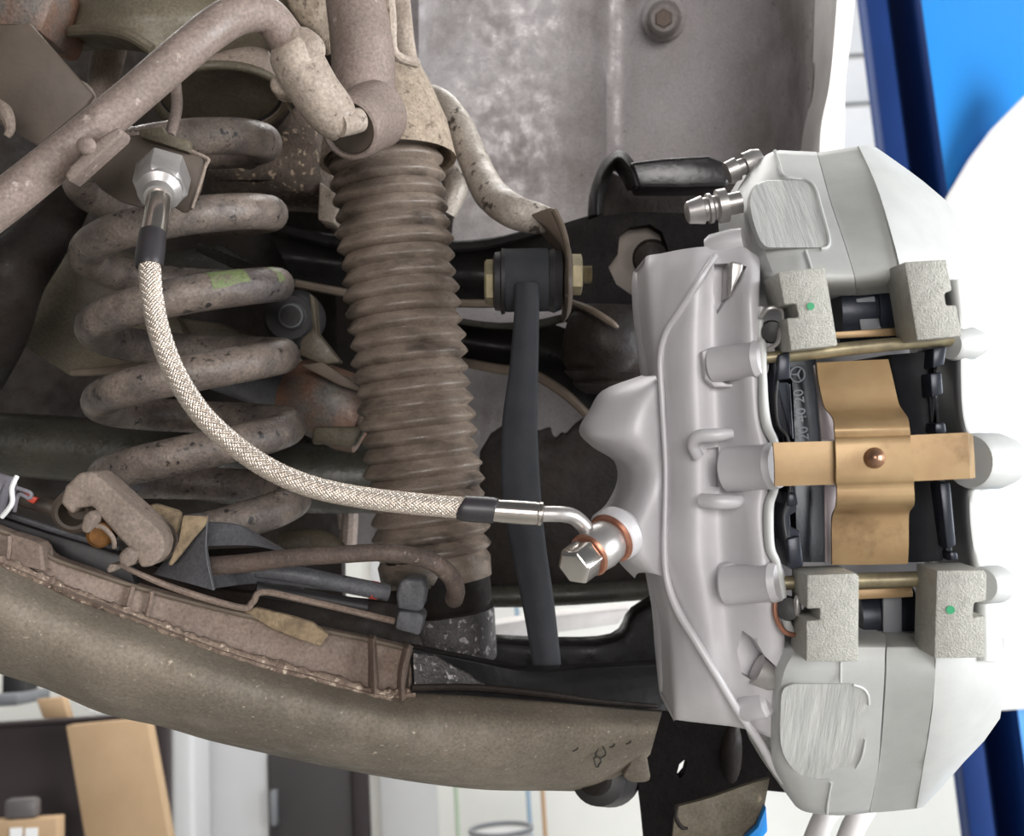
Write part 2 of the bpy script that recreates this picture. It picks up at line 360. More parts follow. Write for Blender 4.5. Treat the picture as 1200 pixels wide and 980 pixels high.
tag(build('plastic_tray', MB().box((a.x, 2.755, BOXTOP), (b.x, 2.795, a.z)), M['trayg'], bevel=0.012), 'small translucent grey plastic container standing on the cardboard box', 'container')
mon = thing('black_device', (10, 828, 3.2), 'small black device on a grey base above the cabinet', 'device')
a, b = PY(2, 790, 3.2), PY(27, 815, 3.2)
build('casing', MB().box((a.x, 3.2, b.z), (b.x, 3.3, a.z)), M['rubber'], mon, bevel=0.005)
a, b = PY(-6, 813, 3.2), PY(32, 825, 3.2)
build('base', MB().box((a.x, 3.14, b.z), (b.x, 3.36, a.z)), M['greyp'], mon, bevel=0.008)
ch = thing('hanging_chain', (105, 840, 3.1), 'pale chain lying over the cabinet top beside the cardboard', 'chain')
for k in range(6):
    x, y = 96 + k * 7, 822 + k * 4
    q = [PY(x + 5 * math.cos(t), y + 3.4 * math.sin(t), 3.1 + .02 * (k % 2)) for t in [i * math.pi / 5 for i in range(10)]]
    build('chain_link', MB().sweep(q, [.0035] * 10, 6, True), M['white'], ch)
# thin poles and drum top in front of the bright wall
for px0, px1, mt, lb in ((533, 536, 'palegreen', 'thin pale green pole standing by the bright wall'), (617, 619, 'paleblue', 'thin pale blue pole standing beside the drum'), (634, 638, 'orange', 'thin orange pole standing beside the pale blue pole')):
    Y = 3.7; a = PY(px0, 900, Y); r = .008
    mb = MB().sweep([Vector((a.x, Y, 0)), Vector((a.x, Y, 1.6))], [r, r], 10)
    tag(build('thin_pole', mb, M[mt]), lb, 'pole')
dr = thing('plastic_drum', (587, 985, 3.0), 'translucent pale drum with a dark rim under the poles', 'drum')
c = PY(587, 972, 3.3)
dr.location = (c.x, c.y, 0); dr['at'] = (c.x, c.y, 0)
mb = MB().sweep([Vector((c.x, c.y, 0.0)), Vector((c.x, c.y, c.z - .01))], [.088, .088], 28); build('drum_body', mb, M['clear'], dr)
ring = [Vector((c.x + .088 * math.cos(t), c.y + .088 * math.sin(t), c.z)) for t in [i * math.pi / 16 for i in range(32)]]
build('drum_rim', MB().sweep(ring, [.007] * 32, 8, True), M['greyp'], dr)
# upper wall cladding seen beside the arch lip
for k, (y0, y1) in enumerate(((-90, 60), (63, 117), (120, 230))):
    a, b = PY(960, y0, WY - .05), PY(1075, y1, WY - .05); a.z = PY(1017, y0, WY - .05).z; b.z = PY(1017, y1, WY - .05).z
    tag(build('wall_cladding', MB().box((a.x, WY - .04, b.z), (b.x + .5, WY - .004, a.z - .012)), M['clad'], bevel=0.006),
        ['topmost pale grey cladding board on the wall behind the arch lip', 'middle pale grey cladding board on the wall behind the arch lip', 'lowest pale grey cladding board on the wall behind the arch lip'][k], 'wall panel', 'upper wall cladding boards')
# blue lift post: channel section standing on the floor
PYY = 2.2
post = thing('lift_post', (1130, 980, 2.2), 'dark blue steel post of the car lift with a deep groove', 'lift post')
def px_at(x, y, Y): return PY(x, y, Y).x
xa, xb, xc, xd = px_at(1027, 100, 2.21), px_at(1052, 100, 2.20), px_at(1083, 100, 2.20), px_at(1093, 100, 2.17)
post.location = (xa, PYY, 0); post['at'] = (xa, PYY, 0)
def upright(pts, z0, z1):
    k = len(pts)
    return MB().add([(x, y, z0) for x, y in pts] + [(x, y, z1) for x, y in pts], [tuple(range(k)), tuple(range(2 * k - 1, k - 1, -1))] + [(i, (i + 1) % k, (i + 1) % k + k, i + k) for i in range(k)])
build('outer_flange', upright([(xa, 2.21), (xb, 2.20), (xb, 2.33), (xb - .01, 2.33), (xb - .012, 2.225), (xa, 2.235)], .02, 3.6), M['bluepost'], post, bevel=.001)
build('groove_web', upright([(xb - .01, 2.33), (xc + .012, 2.33), (xc + .012, 2.35), (xb - .01, 2.35)], .02, 3.6), M['bluepost'], post)
build('edge_rail', upright([(xc, 2.33), (xc, 2.20), (xd, 2.17), (xd + .01, 2.19), (xc + .012, 2.225), (xc + .012, 2.33)], .02, 3.6), M['bluepost'], post, bevel=.001)
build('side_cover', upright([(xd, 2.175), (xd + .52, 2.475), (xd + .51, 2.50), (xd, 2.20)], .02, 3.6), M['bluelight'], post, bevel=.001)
build('foot_plate', MB().box((xa - .12, 2.05, 0), (xd + .55, 2.55, .02)), M['bluepost'], post, bevel=0.004)
# white panel by the post, lower edge real, rounded top shaped after the glare
bw = [PY(x, y, 2.13) for x, y in ((1113, 228), (1085, 330), (1100, 838), (1290, 826), (1290, 70), (1240, 84), (1200, 112), (1165, 148), (1140, 182))]
k = len(bw); bm_ = MB().add(bw + [q + Vector((0, .03, 0)) for q in bw], [tuple(range(k)), tuple(range(2 * k - 1, k - 1, -1))] + [(i, i + k, (i + 1) % k + k, (i + 1) % k) for i in range(k)])
tag(build('white_glare_panel', bm_, M['white'], bevel=.006, seg=3), 'white panel before the blue lift post, its rounded top shaped after glare', 'panel')

# ------------------------------------------------------------------ car body above the axle
car = thing('car_body', (650, 100, 1.0), 'dusty underside of the raised car with grey wheel arch', 'car body')
def dents(x, y):
    return 0.004 * math.sin(x * .021 + y * .006) + 0.003 * math.sin(y * .017 + 1.3) + (0.006 * math.exp(-((x - 729 + .02 * y) / 5.0) ** 2)) - (0.006 * math.exp(-((x - 715 + .02 * y) / 7.0) ** 2)) - 0.010 * math.exp(-((x - 492 + .05 * y) / 9.0) ** 2)
rows = []
for y in (-80, 60, 180, 300, 420, 540, 640):
    t = y / 640
    rows.append([(395, y, 1.02), (470, y, 1.0), (560, y, .99 + .03 * t), (680, y, .98 + .05 * t), (800, y, .95 + .06 * t), (880, y, .90 + .08 * t), (930, y, .83 + .1 * t), (962 - .1 * y, y, .74 + .1 * t)])
build('wheel_arch_panel', MB().patch(rows, .012, 12, 6, fn=dents), M['arch'], car, angle=60)
build('arch_lip', MB().patch([[(966, -60, .74), (985, -60, .725), (1007, -60, .74)], [(963, 40, .74), (978, 40, .722), (998, 40, .735)], [(960, 100, .745), (972, 100, .725), (991, 95, .74)], [(950, 150, .75), (962, 150, .735), (990, 150, .745)], [(944, 205, .755), (960, 205, .74), (988, 205, .75)]], .02, 4, 6), M['lip'], car, angle=60)
hb = build('bolt_head', MB().lathe((778, 21, .93), (779, 20, .965), [(0, 15), (.1, 19), (.45, 20), (.5, 26), (1, 27)], 20), M['arch'], car)
build('bolt_socket', MB().lathe((777.5, 22, .927), (778, 21, .934), [(0, 9), (.3, 11), (1, 12)], 6), M['rod'], hb)
# underbody behind the spring
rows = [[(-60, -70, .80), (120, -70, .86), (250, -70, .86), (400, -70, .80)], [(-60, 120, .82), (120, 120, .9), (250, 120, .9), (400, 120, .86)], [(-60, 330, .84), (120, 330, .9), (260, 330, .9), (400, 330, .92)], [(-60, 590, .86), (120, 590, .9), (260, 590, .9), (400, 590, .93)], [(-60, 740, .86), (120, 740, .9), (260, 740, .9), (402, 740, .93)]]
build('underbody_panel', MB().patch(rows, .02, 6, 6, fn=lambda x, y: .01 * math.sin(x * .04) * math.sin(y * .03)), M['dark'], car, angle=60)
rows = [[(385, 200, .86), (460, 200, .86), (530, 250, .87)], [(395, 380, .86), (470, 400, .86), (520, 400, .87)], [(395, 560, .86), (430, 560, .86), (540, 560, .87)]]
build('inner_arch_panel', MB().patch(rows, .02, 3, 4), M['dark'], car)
# upper spring seat: olive pressing with a rim, dark inside
build('spring_seat', MB().patch([[(40, -60, .66), (120, -60, .60), (220, -60, .60), (360, -60, .64)], [(45, 10, .64), (120, 8, .575), (220, 10, .575), (350, 20, .62)], [(50, 45, .63), (95, 36, .58), (150, 40, .565), (188, 62, .57)]], .03, 8, 6), M['olive'], car, angle=60)
build('seat_rim', MB().tube([(48, 46, .63, 6), (75, 38, .59, 7), (115, 35, .575, 7), (150, 41, .565, 7), (178, 58, .565, 7)], 6, 10), M['olive'], car)
build('seat_cup', MB().lathe((255, 48, .643), (260, 118, .634), [(0, 40), (.3, 60), (.6, 68), (.9, 73), (1, 76), (.98, 70), (.5, 64), (.12, 52), (.1, 1)], 40), M['dusty'], car, angle=50)
build('spring_pad', MB().lathe((255.5, 55, .642), (260, 116, .6345), [(0, 1), (.02, 48), (.45, 60), (.95, 67), (1, 69), (.95, 69.5), (.4, 62)], 40), M['rubber'], car, angle=50)
build('cup_rim', MB().lathe((259.6, 113, .6346), (260.4, 122, .6335), [(0, 76), (.3, 79), (.8, 79), (1, 76), (.9, 71), (.2, 71), (0, 76)], 40), M['olive'], car, angle=60)
build('seat_lug', MB().tube([(132, 40, .66, 20), (126, 70, .655, 19), (120, 105, .65, 17), (118, 130, .65, 15)], 5, 14), M['dusty'], car)
build('frame_rail', MB().prism([(296, 200), (322, 150), (347, 117), (370, 142), (374, 214), (368, 228), (350, 224), (322, 222), (240, 222), (238, 180)], .70, .08), M['grit'], car, bevel=.006, seg=3)
build('rail_gusset', MB().prism([(374, 212), (392, 226), (396, 246), (392, 262), (372, 258)], .70, .03), M['sleeve'], car, bevel=.002)
build('seat_mount', MB().prism([(322, -40), (378, -40), (380, 10), (370, 36), (352, 28), (335, 2)], .60, .05), M['cup'], car, bevel=.006, seg=3)
build('rusty_lug', MB().prism([(-20, -30), (66, -30), (62, 2), (48, 40), (20, 30), (-20, 30)], .56, .05), M['rust'], car, bevel=.004)
tag(build('mounting_plate', MB().prism([(-30, 30), (18, 28), (34, 26), (109, 111), (100, 124), (44, 171), (-30, 128)], .53, .004), M['brown'], bevel=.001), 'flat brown steel plate behind the slanting tube', 'plate')
tag(build('bracket_hook', MB().tube([(-8, 122, .51, 10), (6, 132, .505, 9), (12, 150, .505, 6), (8, 160, .505, 4)], 5, 10), M['dusty']), 'small hooked stud below the flat brown plate', 'stud')
kn = thing('rear_subframe', (20, 330, .62), 'dark knobbly subframe arm behind the spring and tube', 'subframe')
build('arm_casting', MB().tube([(95, 190, .66, 26), (70, 245, .64, 30), (40, 290, .62, 34), (10, 330, .61, 40), (-10, 390, .62, 40), (-30, 440, .63, 34)], 6, 16), M['blackdust'], kn)
build('arm_boss', MB().ball((18, 300, .62), 30, (1, .8, .7)), M['brown'], kn)
ob = thing('subframe_plate', (90, 430, .68), 'olive dusted subframe plate behind the lower spring coils', 'plate')
build('web', MB().patch([[(22, 330, .69), (100, 288, .70), (160, 300, .72)], [(8, 385, .68), (110, 370, .70), (215, 390, .72)], [(82, 440, .68), (130, 436, .69), (200, 425, .72)]], .01, 6, 6), M['olive'], ob, angle=60)
build('flange', MB().tube([(84, 437, .675, 4), (130, 434, .68, 5), (196, 422, .70, 4)], 5, 8), M['tan'], ob)
tag(build('axle_tube', MB().tube([(-60, 518, .74, 37), (80, 526, .74, 38), (200, 540, .74, 40), (330, 558, .745, 42), (440, 560, .75, 42)], 5, 20), M['olive_dark']), 'dark olive cross tube running behind the lower spring coils', 'axle tube')
hs = thing('drive_joint', (400, 500, .70), 'rusty orange and blue grey joint housing behind the spring', 'drive joint')
build('shaft_tube', MB().lathe((215, 420, .71), (350, 462, .70), [(0, 24), (.5, 27), (1, 31)], 22), M['bluegrey'], hs)
build('housing', MB().lathe((335, 456, .70), (428, 492, .695), [(0, 30), (.12, 40), (.4, 44), (.8, 46), (1, 40)], 24, wob=lambda k, t: .05 * math.sin(5 * t + k)), M['rust'], hs)
build('housing_flap', MB().prism([(352, 428), (378, 424), (420, 452), (430, 462), (398, 452)], .665, .006), M['tan'], hs, bevel=.001)
build('lower_lug', MB().prism([(366, 500), (415, 500), (428, 498), (413, 526), (380, 521), (364, 522)], .665, .02), M['olive'], hs, bevel=.003)
bu = thing('rubber_bush', (345, 375, .70), 'black rubber bush with a bright ring beside the dust boot', 'bush')
build('bush_body', MB().lathe((338, 372, .69), (352, 374, .74), [(0, 26), (.1, 32), (.6, 34), (1, 30)], 24), M['rubber'], bu)
build('bush_ring', MB().lathe((341, 370, .682), (343, 371, .692), [(0, 14), (.5, 16), (1, 16)], 20), M['greyp'], bu)
build('bush_core', MB().lathe((340, 370, .680), (342, 371, .69), [(0, 12), (1, 13)], 20), M['rubber'], bu)
tag(build('gusset_bracket', MB().prism([(362, 343), (369, 350), (372, 390), (400, 425), (378, 428), (350, 416), (352, 398), (366, 385)], .675, .012), M['olive'], bevel=.002), 'light olive triangular bracket beside the rubber bush', 'bracket')
tag(build('olive_strip', MB().prism([(205, 372), (255, 378), (340, 410), (352, 425), (310, 425), (230, 405)], .74, .02), M['olive'], bevel=.003), 'slanting olive steel strip seen through the spring coils', 'strip')
tag(build('thin_stay', MB().tube([(232, 290, .72, 5), (295, 316, .705, 7), (345, 331, .70, 4)], 4, 8), M['olive_dark']), 'thin dark stay rod behind the spring', 'rod')
tag(build('heat_plate', MB().prism([(150, 300), (260, 285), (330, 330), (300, 345), (230, 322), (160, 330)], .76, .02), M['olive_dark'], bevel=.004), 'dark olive pressed plate seen behind the spring coils', 'plate')
# ------------------------------------------------------------------ suspension
# coil spring
axis = (RTC * 0.085 - UPC).normalized()          # pointing down the spring
c_top = P(200, 132, .605); Rm = 105 * .605 / FPX
side = (RTC - axis * RTC.dot(axis)).normalized(); dep = axis.cross(side)
if dep.dot(FWD) > 0: dep = -dep                   # towards the viewer
pts = []; rad = []; turns = 6.0; n = 312; pitch = 84.5 * .605 / FPX
for i in range(n + 1):
    t = turns * i / n - .6; a = 2 * math.pi * t   # a = 0 at the right side, near side next
    drop = pitch * (t + .5)
    k = 1.0
    pts.append(c_top + axis * drop + (side * math.cos(a) + dep * math.sin(a)) * Rm * k)
    rr = 20.5 * .605 / FPX
    rad.append(rr if i < n - 14 else rr * (1 - .35 * (i - n + 14) / 14))
cs = tag(build('coil_spring', MB().sweep(pts, rad, 18), M['spring'], angle=60), 'dusty grey brown coil spring with worn coating', 'spring')
# faded green paint mark on the third coil: a thin skin over the outer side of the wire
def proj(p):
    l = p - C0; dd = l.dot(FWD); return 600 + l.dot(RTC) / dd * FPX, 490 - l.dot(UPC) / dd * FPX, dd
def paint_skin(x0, x1, ylo, yhi):
    idx = [i for i in range(n + 1) if x0 < proj(pts[i])[0] < x1 and ylo < proj(pts[i])[1] < yhi and proj(pts[i])[2] < .6]
    vs = []; fs = []; m_ = 9
    for i in idx:
        t = (pts[i + 1] - pts[i - 1]).normalized(); u = (UPC - t * UPC.dot(t)).normalized(); w = t.cross(u)
        if w.dot(FWD) > 0: w = -w
        for j in range(m_):
            an = math.radians(8 + 76 * j / (m_ - 1) + 7 * math.sin(i * 1.3 + j)); vs.append(pts[i] + (u * math.sin(an) + w * math.cos(an)) * (rad[i] * 1.012))
    for q in range(len(idx) - 1):
        for j in range(m_ - 1): fs.append((q * m_ + j, q * m_ + j + 1, (q + 1) * m_ + j + 1, (q + 1) * m_ + j))
    return MB().add(vs, fs)
build('paint_mark', paint_skin(238, 288, 300, 365), M['greenmark'], cs, angle=80)
build('paint_mark', paint_skin(302, 326, 300, 365), M['greenmark'], cs, angle=80)
# telescopic damper
da = thing('shock_absorber', (520, 760, .64), 'shock absorber in a ribbed brown rubber dust boot', 'shock absorber')
p0, p1 = (450, 176, .64), (512, 680, .64)
prof = [(0, 50), (.004, 62)]
nf = 25
for k in range(nf):
    t0 = .012 + k * (.93 / nf); h = .93 / nf
    r = 67 + 2.5 * math.sin(k * 1.7) * .4 + k * .10
    prof += [(t0, r - 8.5), (t0 + h * .10, r - 6.5), (t0 + h * .50, r - 1.0), (t0 + h * .62, r), (t0 + h * .72, r - .8), (t0 + h * .96, r - 7.5)]
prof += [(.955, 66), (1, 64)]
build('dust_boot', MB().lathe(p0, p1, prof, 48, wob=lambda k, t: .012 * math.sin(3 * t + k * .37) + .010 * math.sin(7 * t + k * .21) + .006 * math.sin(13 * t + k * .9)), M['boot'], da, angle=50)
build('lower_tube', MB().lathe((506, 640, .64), (526, 790, .64), [(0, 60), (.15, 64), (.45, 62), (.5, 58), (.52, 60), (1, 54)], 36), M['blackdust'], da, angle=50)
build('worn_patch', MB().lathe((518, 716, .639), (524, 775, .639), [(0, 61), (.04, 61.5), (.96, 59), (1, 58)], 36), M['grime'], da)
build('top_cup', MB().lathe((447, 66, .645), (455, 190, .64), [(0, 36), (.05, 42), (.3, 56), (.65, 72), (.92, 78), (1, 80), (.98, 75), (.8, 70)], 40), M['cup'], da, angle=50)
# strut beside the damper top with eye
st = thing('support_strut', (425, 140, .57), 'thick taupe tube ending in a round eye above the boot', 'strut')
build('strut_tube', MB().tube([(410, -60, .575, 34), (418, 0, .572, 36), (425, 60, .57, 37), (425, 105, .568, 38), (418, 140, .566, 40), (412, 155, .566, 34), (408, 168, .566, 14)], 6, 22), M['rod'], st, angle=60)
build('eye_ring', MB().lathe((408, 152, .534), (440, 134, .562), [(.12, 20), (.14, 29), (.02, 31), (0, 33), (.02, 36), (.2, 38), (1, 40)], 36), M['rod'], st)
build('eye_bush', MB().lathe((410, 151, .536), (428, 141, .552), [(0, 18), (.02, 29), (1, 29)], 30), M['brown'], st)
build('strut_ridge', MB().tube([(452, -40, .57, 8), (458, 20, .57, 7), (462, 62, .575, 6), (488, 74, .59, 6)], 5, 10), M['sleeve'], st)
build('mount_plate', MB().prism([(454, -40), (476, -40), (484, 40), (489, 70), (474, 68), (463, 58), (460, 20)], .60, .01), M['sleeve'], da, bevel=.002)
# slanting tube with sleeve
rd = thing('slanting_tube', (150, 120, .47), 'bent taupe tube slanting across the spring with a cream sleeve', 'tube')
build('tube', MB().tube([(-60, 285, .455, 25), (0, 240, .46, 25), (75, 180, .465, 24), (150, 118, .47, 23), (215, 62, .478, 23), (255, 30, .486, 23), (285, 15, .494, 23), (312, 18, .502, 22), (332, 40, .508, 22), (345, 65, .512, 22)], 8, 24), M['rod'], rd, angle=60)
build('rib', MB().prism([(75, 205), (82, 194), (118, 160), (138, 148), (143, 153), (140, 160), (80, 214)], .452, .012), M['rod'], rd, bevel=.002, seg=3)
build('stud', MB().ball((101, 171, .452), 11, (1.1, 1, .6)), M['rod'], rd)
build('sleeve', MB().tube([(336, 48, .506, 22), (342, 58, .508, 29), (352, 78, .512, 31), (370, 108, .516, 30), (388, 132, .52, 29), (398, 146, .522, 24), (402, 150, .523, 17)], 6, 22), M['sleeve'], rd, angle=60)
build('sleeve_flange', MB().lathe((352, 50, .50), (362, 62, .515), [(0, 8), (.1, 20), (.8, 22), (1, 10)], 18), M['sleeve'], rd)
build('sleeve_lug', MB().prism([(314, 92), (330, 80), (344, 90), (346, 108), (330, 112), (316, 106)], .515, .016), M['sleeve'], rd, bevel=.003, seg=3)
build('pin', MB().lathe((396, 146, .516), (424, 140, .527), [(0, 15), (.6, 15), (.9, 14), (1, 10)], 20), M['sleeve'], rd)
build('wire_tie', MB().tube([(337, 105, .53, 2), (338, 122, .528, 2), (346, 140, .528, 1.4)], 4, 6), M['brown'], rd)
# anti-roll bar
ar = thing('anti_roll_bar', (600, 250, .63), 'chipped pale anti-roll bar bending down to the black link', 'anti-roll bar')
build('bar', MB().tube([(505, 112, .71, 13), (522, 124, .70, 15), (540, 152, .688, 17), (556, 190, .672, 18), (574, 226, .645, 20), (602, 248, .622, 20), (630, 256, .622, 18), (648, 258, .624, 13)], 8, 20), M['bar'], ar, angle=60)
build('rear_run', MB().tube([(508, 180, .70, 12), (528, 205, .695, 14), (534, 222, .69, 14), (522, 250, .69, 13)], 6, 16), M['bar'], ar, angle=60)
build('end_eye', MB().patch([[(622, 252, .612), (645, 244, .608), (657, 252, .608)], [(644, 270, .606), (655, 270, .600), (664, 276, .600)], [(661, 296, .590), (665, 296, .586), (670, 298, .588)], [(662, 325, .580), (666, 325, .576), (671, 325, .578)], [(662, 350, .586), (666, 352, .582), (671, 350, .584)], [(661, 366, .596), (664, 371, .592), (669, 366, .594)]], .034, 5, 6), M['brown'], ar, angle=50)
build('eye_edge', MB().tube([(650, 247, .606, 4), (659, 268, .600, 4), (666, 298, .586, 3), (666, 348, .582, 3)], 5, 8), M['tan'], ar)
# link
lk = thing('stabiliser_link', (640, 770, .60), 'charcoal plastic stabiliser link standing between boot and caliper', 'link')
build('barrel', MB().lathe((590, 329, .60), (644, 328, .60), [(0, 34), (.04, 37), (.96, 37), (1, 34)], 30), M['link'], lk, angle=50)
build('link_bar', MB().patch([[(603, 330, .578), (618, 330, .574), (632, 330, .578)], [(602, 372, .58), (617, 372, .577), (632, 372, .58)], [(597, 430, .582), (613, 430, .579), (631, 430, .582)], [(588, 500, .586), (609, 500, .583), (630, 500, .586)], [(588, 580, .59), (611, 580, .587), (634, 580, .59)], [(598, 640, .594), (619, 640, .591), (640, 640, .594)], [(612, 710, .598), (631, 710, .595), (650, 710, .598)], [(628, 800, .60), (644, 800, .597), (660, 800, .60)]], .02, 3, 6), M['link'], lk, bevel=.0015, angle=40, bang=50)
build('rubber_flange', MB().lathe((578, 330, .60), (592, 330, .60), [(0, 28), (.15, 34), (.6, 35), (.7, 39), (1, 38)], 28), M['rubber'], lk)
build('rubber_flange', MB().lathe((643, 329, .60), (658, 329, .60), [(0, 36), (.4, 38), (1, 34)], 28), M['rubber'], lk)
nut = build('nut', MB().lathe((568, 331, .60), (584, 331, .60), [(0, 24), (.15, 27), (.85, 27), (1, 26)], 6, rot=.3), M['zinc'], lk, angle=20)
build('washer', MB().lathe((583, 331, .60), (587, 331, .60), [(0, 28), (1, 28)], 24), M['zinc'], nut)
nut2 = build('nut', MB().lathe((669, 322, .60), (682, 322, .60), [(0, 22), (.1, 24), (.9, 24), (1, 20)], 6, rot=.2), M['zinc'], lk, angle=20)
prof = [(0, 11)] + sum([[(k / 8 + .03, 9), (k / 8 + .08, 11)] for k in range(8)], [])
build('bolt_thread', MB().lathe((681, 322, .60), (694, 322, .60), prof, 16), M['zinc'], nut2)
# upper control arm with channel, running to the hub carrier
ua = thing('upper_control_arm', (560, 320, .74), 'glossy black channel arm behind the boot and link top', 'control arm')
build('channel', MB().patch([[(310, 262, .73), (400, 284, .735), (520, 288, .74), (600, 284, .74), (660, 262, .735), (700, 250, .73)], [(330, 300, .745), (420, 312, .75), (520, 322, .75), (600, 322, .75), (660, 300, .74), (700, 300, .735)], [(345, 330, .73), (430, 345, .735), (520, 352, .735), (600, 354, .735), (660, 340, .735), (700, 350, .735)]], .02, 6, 6), M['black'], ua, angle=60)
build('upper_lip', MB().tube([(310, 262, .728, 7), (400, 284, .73, 8), (520, 289, .73, 7), (580, 284, .73, 6), (640, 268, .73, 5)], 5, 10), M['black'], ua)
build('lower_lip', MB().tube([(345, 332, .725, 5), (430, 347, .73, 5), (520, 355, .73, 5), (600, 356, .73, 5)], 5, 8), M['tan'], ua)
la = thing('camber_arm', (620, 420, .74), 'black curved arm with a tan lower edge under the channel arm', 'control arm')
build('arm_body', MB().patch([[(520, 372, .735), (580, 380, .735), (640, 378, .735), (690, 400, .735), (740, 440, .735), (780, 470, .735)], [(520, 395, .75), (580, 405, .75), (640, 412, .745), (685, 436, .74), (730, 470, .74), (780, 500, .74)], [(520, 418, .735), (580, 430, .735), (620, 436, .735), (660, 456, .735), (690, 490, .735), (720, 530, .735)]], .02, 6, 6), M['black'], la, angle=60)
build('lower_edge', MB().tube([(520, 420, .73, 5), (580, 432, .73, 6), (622, 438, .73, 6), (660, 460, .73, 6), (690, 488, .73, 5)], 5, 8), M['tan'], la)
build('upper_edge', MB().tube([(520, 374, .73, 4), (580, 382, .73, 4), (628, 380, .73, 5), (665, 372, .73, 5), (690, 368, .73, 4)], 5, 8), M['olive_dark'], la)
# hub carrier
hc = thing('hub_carrier', (730, 330, .72), 'black hub carrier casting with a grey opening behind the caliper', 'hub carrier')
build('carrier_body', MB().prism([(662, 268), (700, 254), (745, 248), (800, 250), (900, 270), (900, 520), (790, 470), (720, 440), (690, 395), (664, 372)], .70, .026, holes=[[(726, 276), (738, 266), (762, 263), (776, 272), (782, 290), (790, 320), (770, 345), (742, 347), (722, 333), (713, 313), (724, 298)]]), M['matte'], hc)
build('bearing_face', MB().prism([(706, 258), (810, 258), (810, 360), (700, 360)], .712, .012), M['brown'], hc)
build('bearing_ring', MB().lathe((764, 304, .704), (763, 304, .716), [(0, 8), (.1, 14), (.2, 20), (1, 25)], 24), M['blackdust'], hc)
bj = thing('ball_joint', (705, 420, .70), 'dark brown wrinkled ball joint boot under the hub carrier', 'ball joint')
build('joint_boot', MB().lathe((716, 360, .69), (712, 462, .69), [(0, 40), (.15, 52), (.4, 58), (.6, 56), (.72, 47), (.76, 50), (.86, 40), (.9, 43), (1, 28)], 30, wob=lambda k, t: .05 * math.sin(3 * t + k)), M['blackdust'], bj, angle=60)
# carrier tension wire
tag(build('tan_stay', MB().tube([(664, 352, .69, 3), (690, 362, .66, 4), (716, 378, .652, 4), (724, 384, .652, 2)], 5, 8), M['tan']), 'thin tan stay crossing below the link nut', 'rod')
# black hoop bracket above the carrier
hb = thing('hoop_bracket', (770, 220, .70), 'glossy black hoop bracket behind the caliper bleed nipple', 'bracket')
build('hoop', MB().patch([[(690, 254, .722), (700, 252, .702), (706, 250, .715)], [(692, 225, .72), (701, 226, .70), (708, 232, .715)], [(704, 192, .715), (711, 198, .69), (716, 208, .70)], [(724, 176, .70), (725, 184, .675), (722, 196, .69)], [(742, 188, .685), (738, 196, .665), (730, 205, .68)], [(752, 216, .68), (746, 218, .66), (737, 219, .675)]], .012, 5, 8), M['black'], hb, angle=60)
build('hoop_arm', MB().prism([(738, 190), (780, 185), (830, 182), (850, 190), (856, 210), (852, 218), (800, 219), (748, 219)], .665, .03), M['wet'], hb, bevel=.004, seg=3)
build('back_plate', MB().prism([(703, 262), (704, 230), (715, 200), (745, 215), (870, 215), (880, 320), (790, 310), (760, 280)], .73, .01), M['blackdust'], hb, bevel=.002)
# splash shield
sh = tag(build('splash_shield', MB().prism([(562, 530), (575, 508), (590, 498), (625, 500), (632, 505), (646, 500), (647, 508), (652, 514), (660, 506), (664, 509), (676, 496), (700, 480), (745, 450), (830, 440), (830, 700), (765, 688), (700, 700), (666, 688), (665, 688), (640, 686), (562, 690)], .78, .02), M['blackdust'], bevel=.002), 'large dark brown splash shield behind the link and banjo fitting', 'shield')
tag(build('toe_link', MB().tube([(540, 700, .76, 12), (640, 698, .76, 13), (770, 690, .76, 12), (860, 680, .76, 12)], 4, 14), M['olive_dark']), 'olive brown toe link rod below the splash shield', 'rod')
build('far_bar', MB().prism([(560, 735), (640, 722), (735, 712), (742, 714), (725, 732), (650, 742), (560, 762)], 1.1, .03), M['lip'], car, bevel=.003)  # unidentified pale bar far behind the gap, only parented to the car body
tag(build('lower_dark_arm', MB().patch([[(560, 752, .70), (640, 756, .70), (720, 752, .70), (745, 720, .70), (800, 690, .70)], [(560, 800, .70), (640, 800, .70), (720, 800, .70), (760, 790, .70), (820, 790, .70)], [(560, 830, .72), (640, 830, .72), (720, 840, .72), (780, 850, .72), (860, 850, .72)]], .03, 4, 3), M['black'], bevel=.003), 'black lower arm rising behind the caliper foot', 'control arm')
# ------------------------------------------------------------------ lower control arm
ca = thing('lower_control_arm', (350, 900, .50), 'long curved lower control arm under a dusted olive guard', 'control arm')
ridge = [(-60, 636), (0, 659), (50, 681), (100, 704), (150, 720), (200, 741), (260, 762), (320, 782), (400, 801), (450, 816), (500, 812), (560, 814), (640, 820), (700, 826), (776, 834)]
low = [(-60, 765), (0, 790), (55, 808), (120, 836), (190, 852), (245, 868), (310, 883), (390, 900), (450, 911), (510, 920), (570, 926), (640, 927), (696, 926), (734, 910), (762, 884)]
def ad(x): return .475 + .06 * (max(x, 0) / 480) if x < 480 else .535 + .05 * (x - 480) / 300
rows = [[], [], [], [], [], []]
for (rx, ry), (lx, ly) in zip(ridge, low):
    for k, t in enumerate((0, .08, .3, .6, .88, 1)):
        bulge = (.010, .002, -.012, -.010, .010, .040)[k]
        rows[k].append((rx + (lx - rx) * t, ry + (ly - ry) * t, ad(rx + (lx - rx) * t) + bulge))
build('guard_shell', MB().patch(rows, .012, 4, 5, fn=lambda x, y: .0004 * math.sin(x * .03 + y * .05)), M['arm'], ca, angle=60)
top = [(-60, 598), (0, 622), (45, 640), (60, 654), (110, 672), (165, 690), (220, 705), (290, 722), (370, 738), (440, 752), (480, 762)]
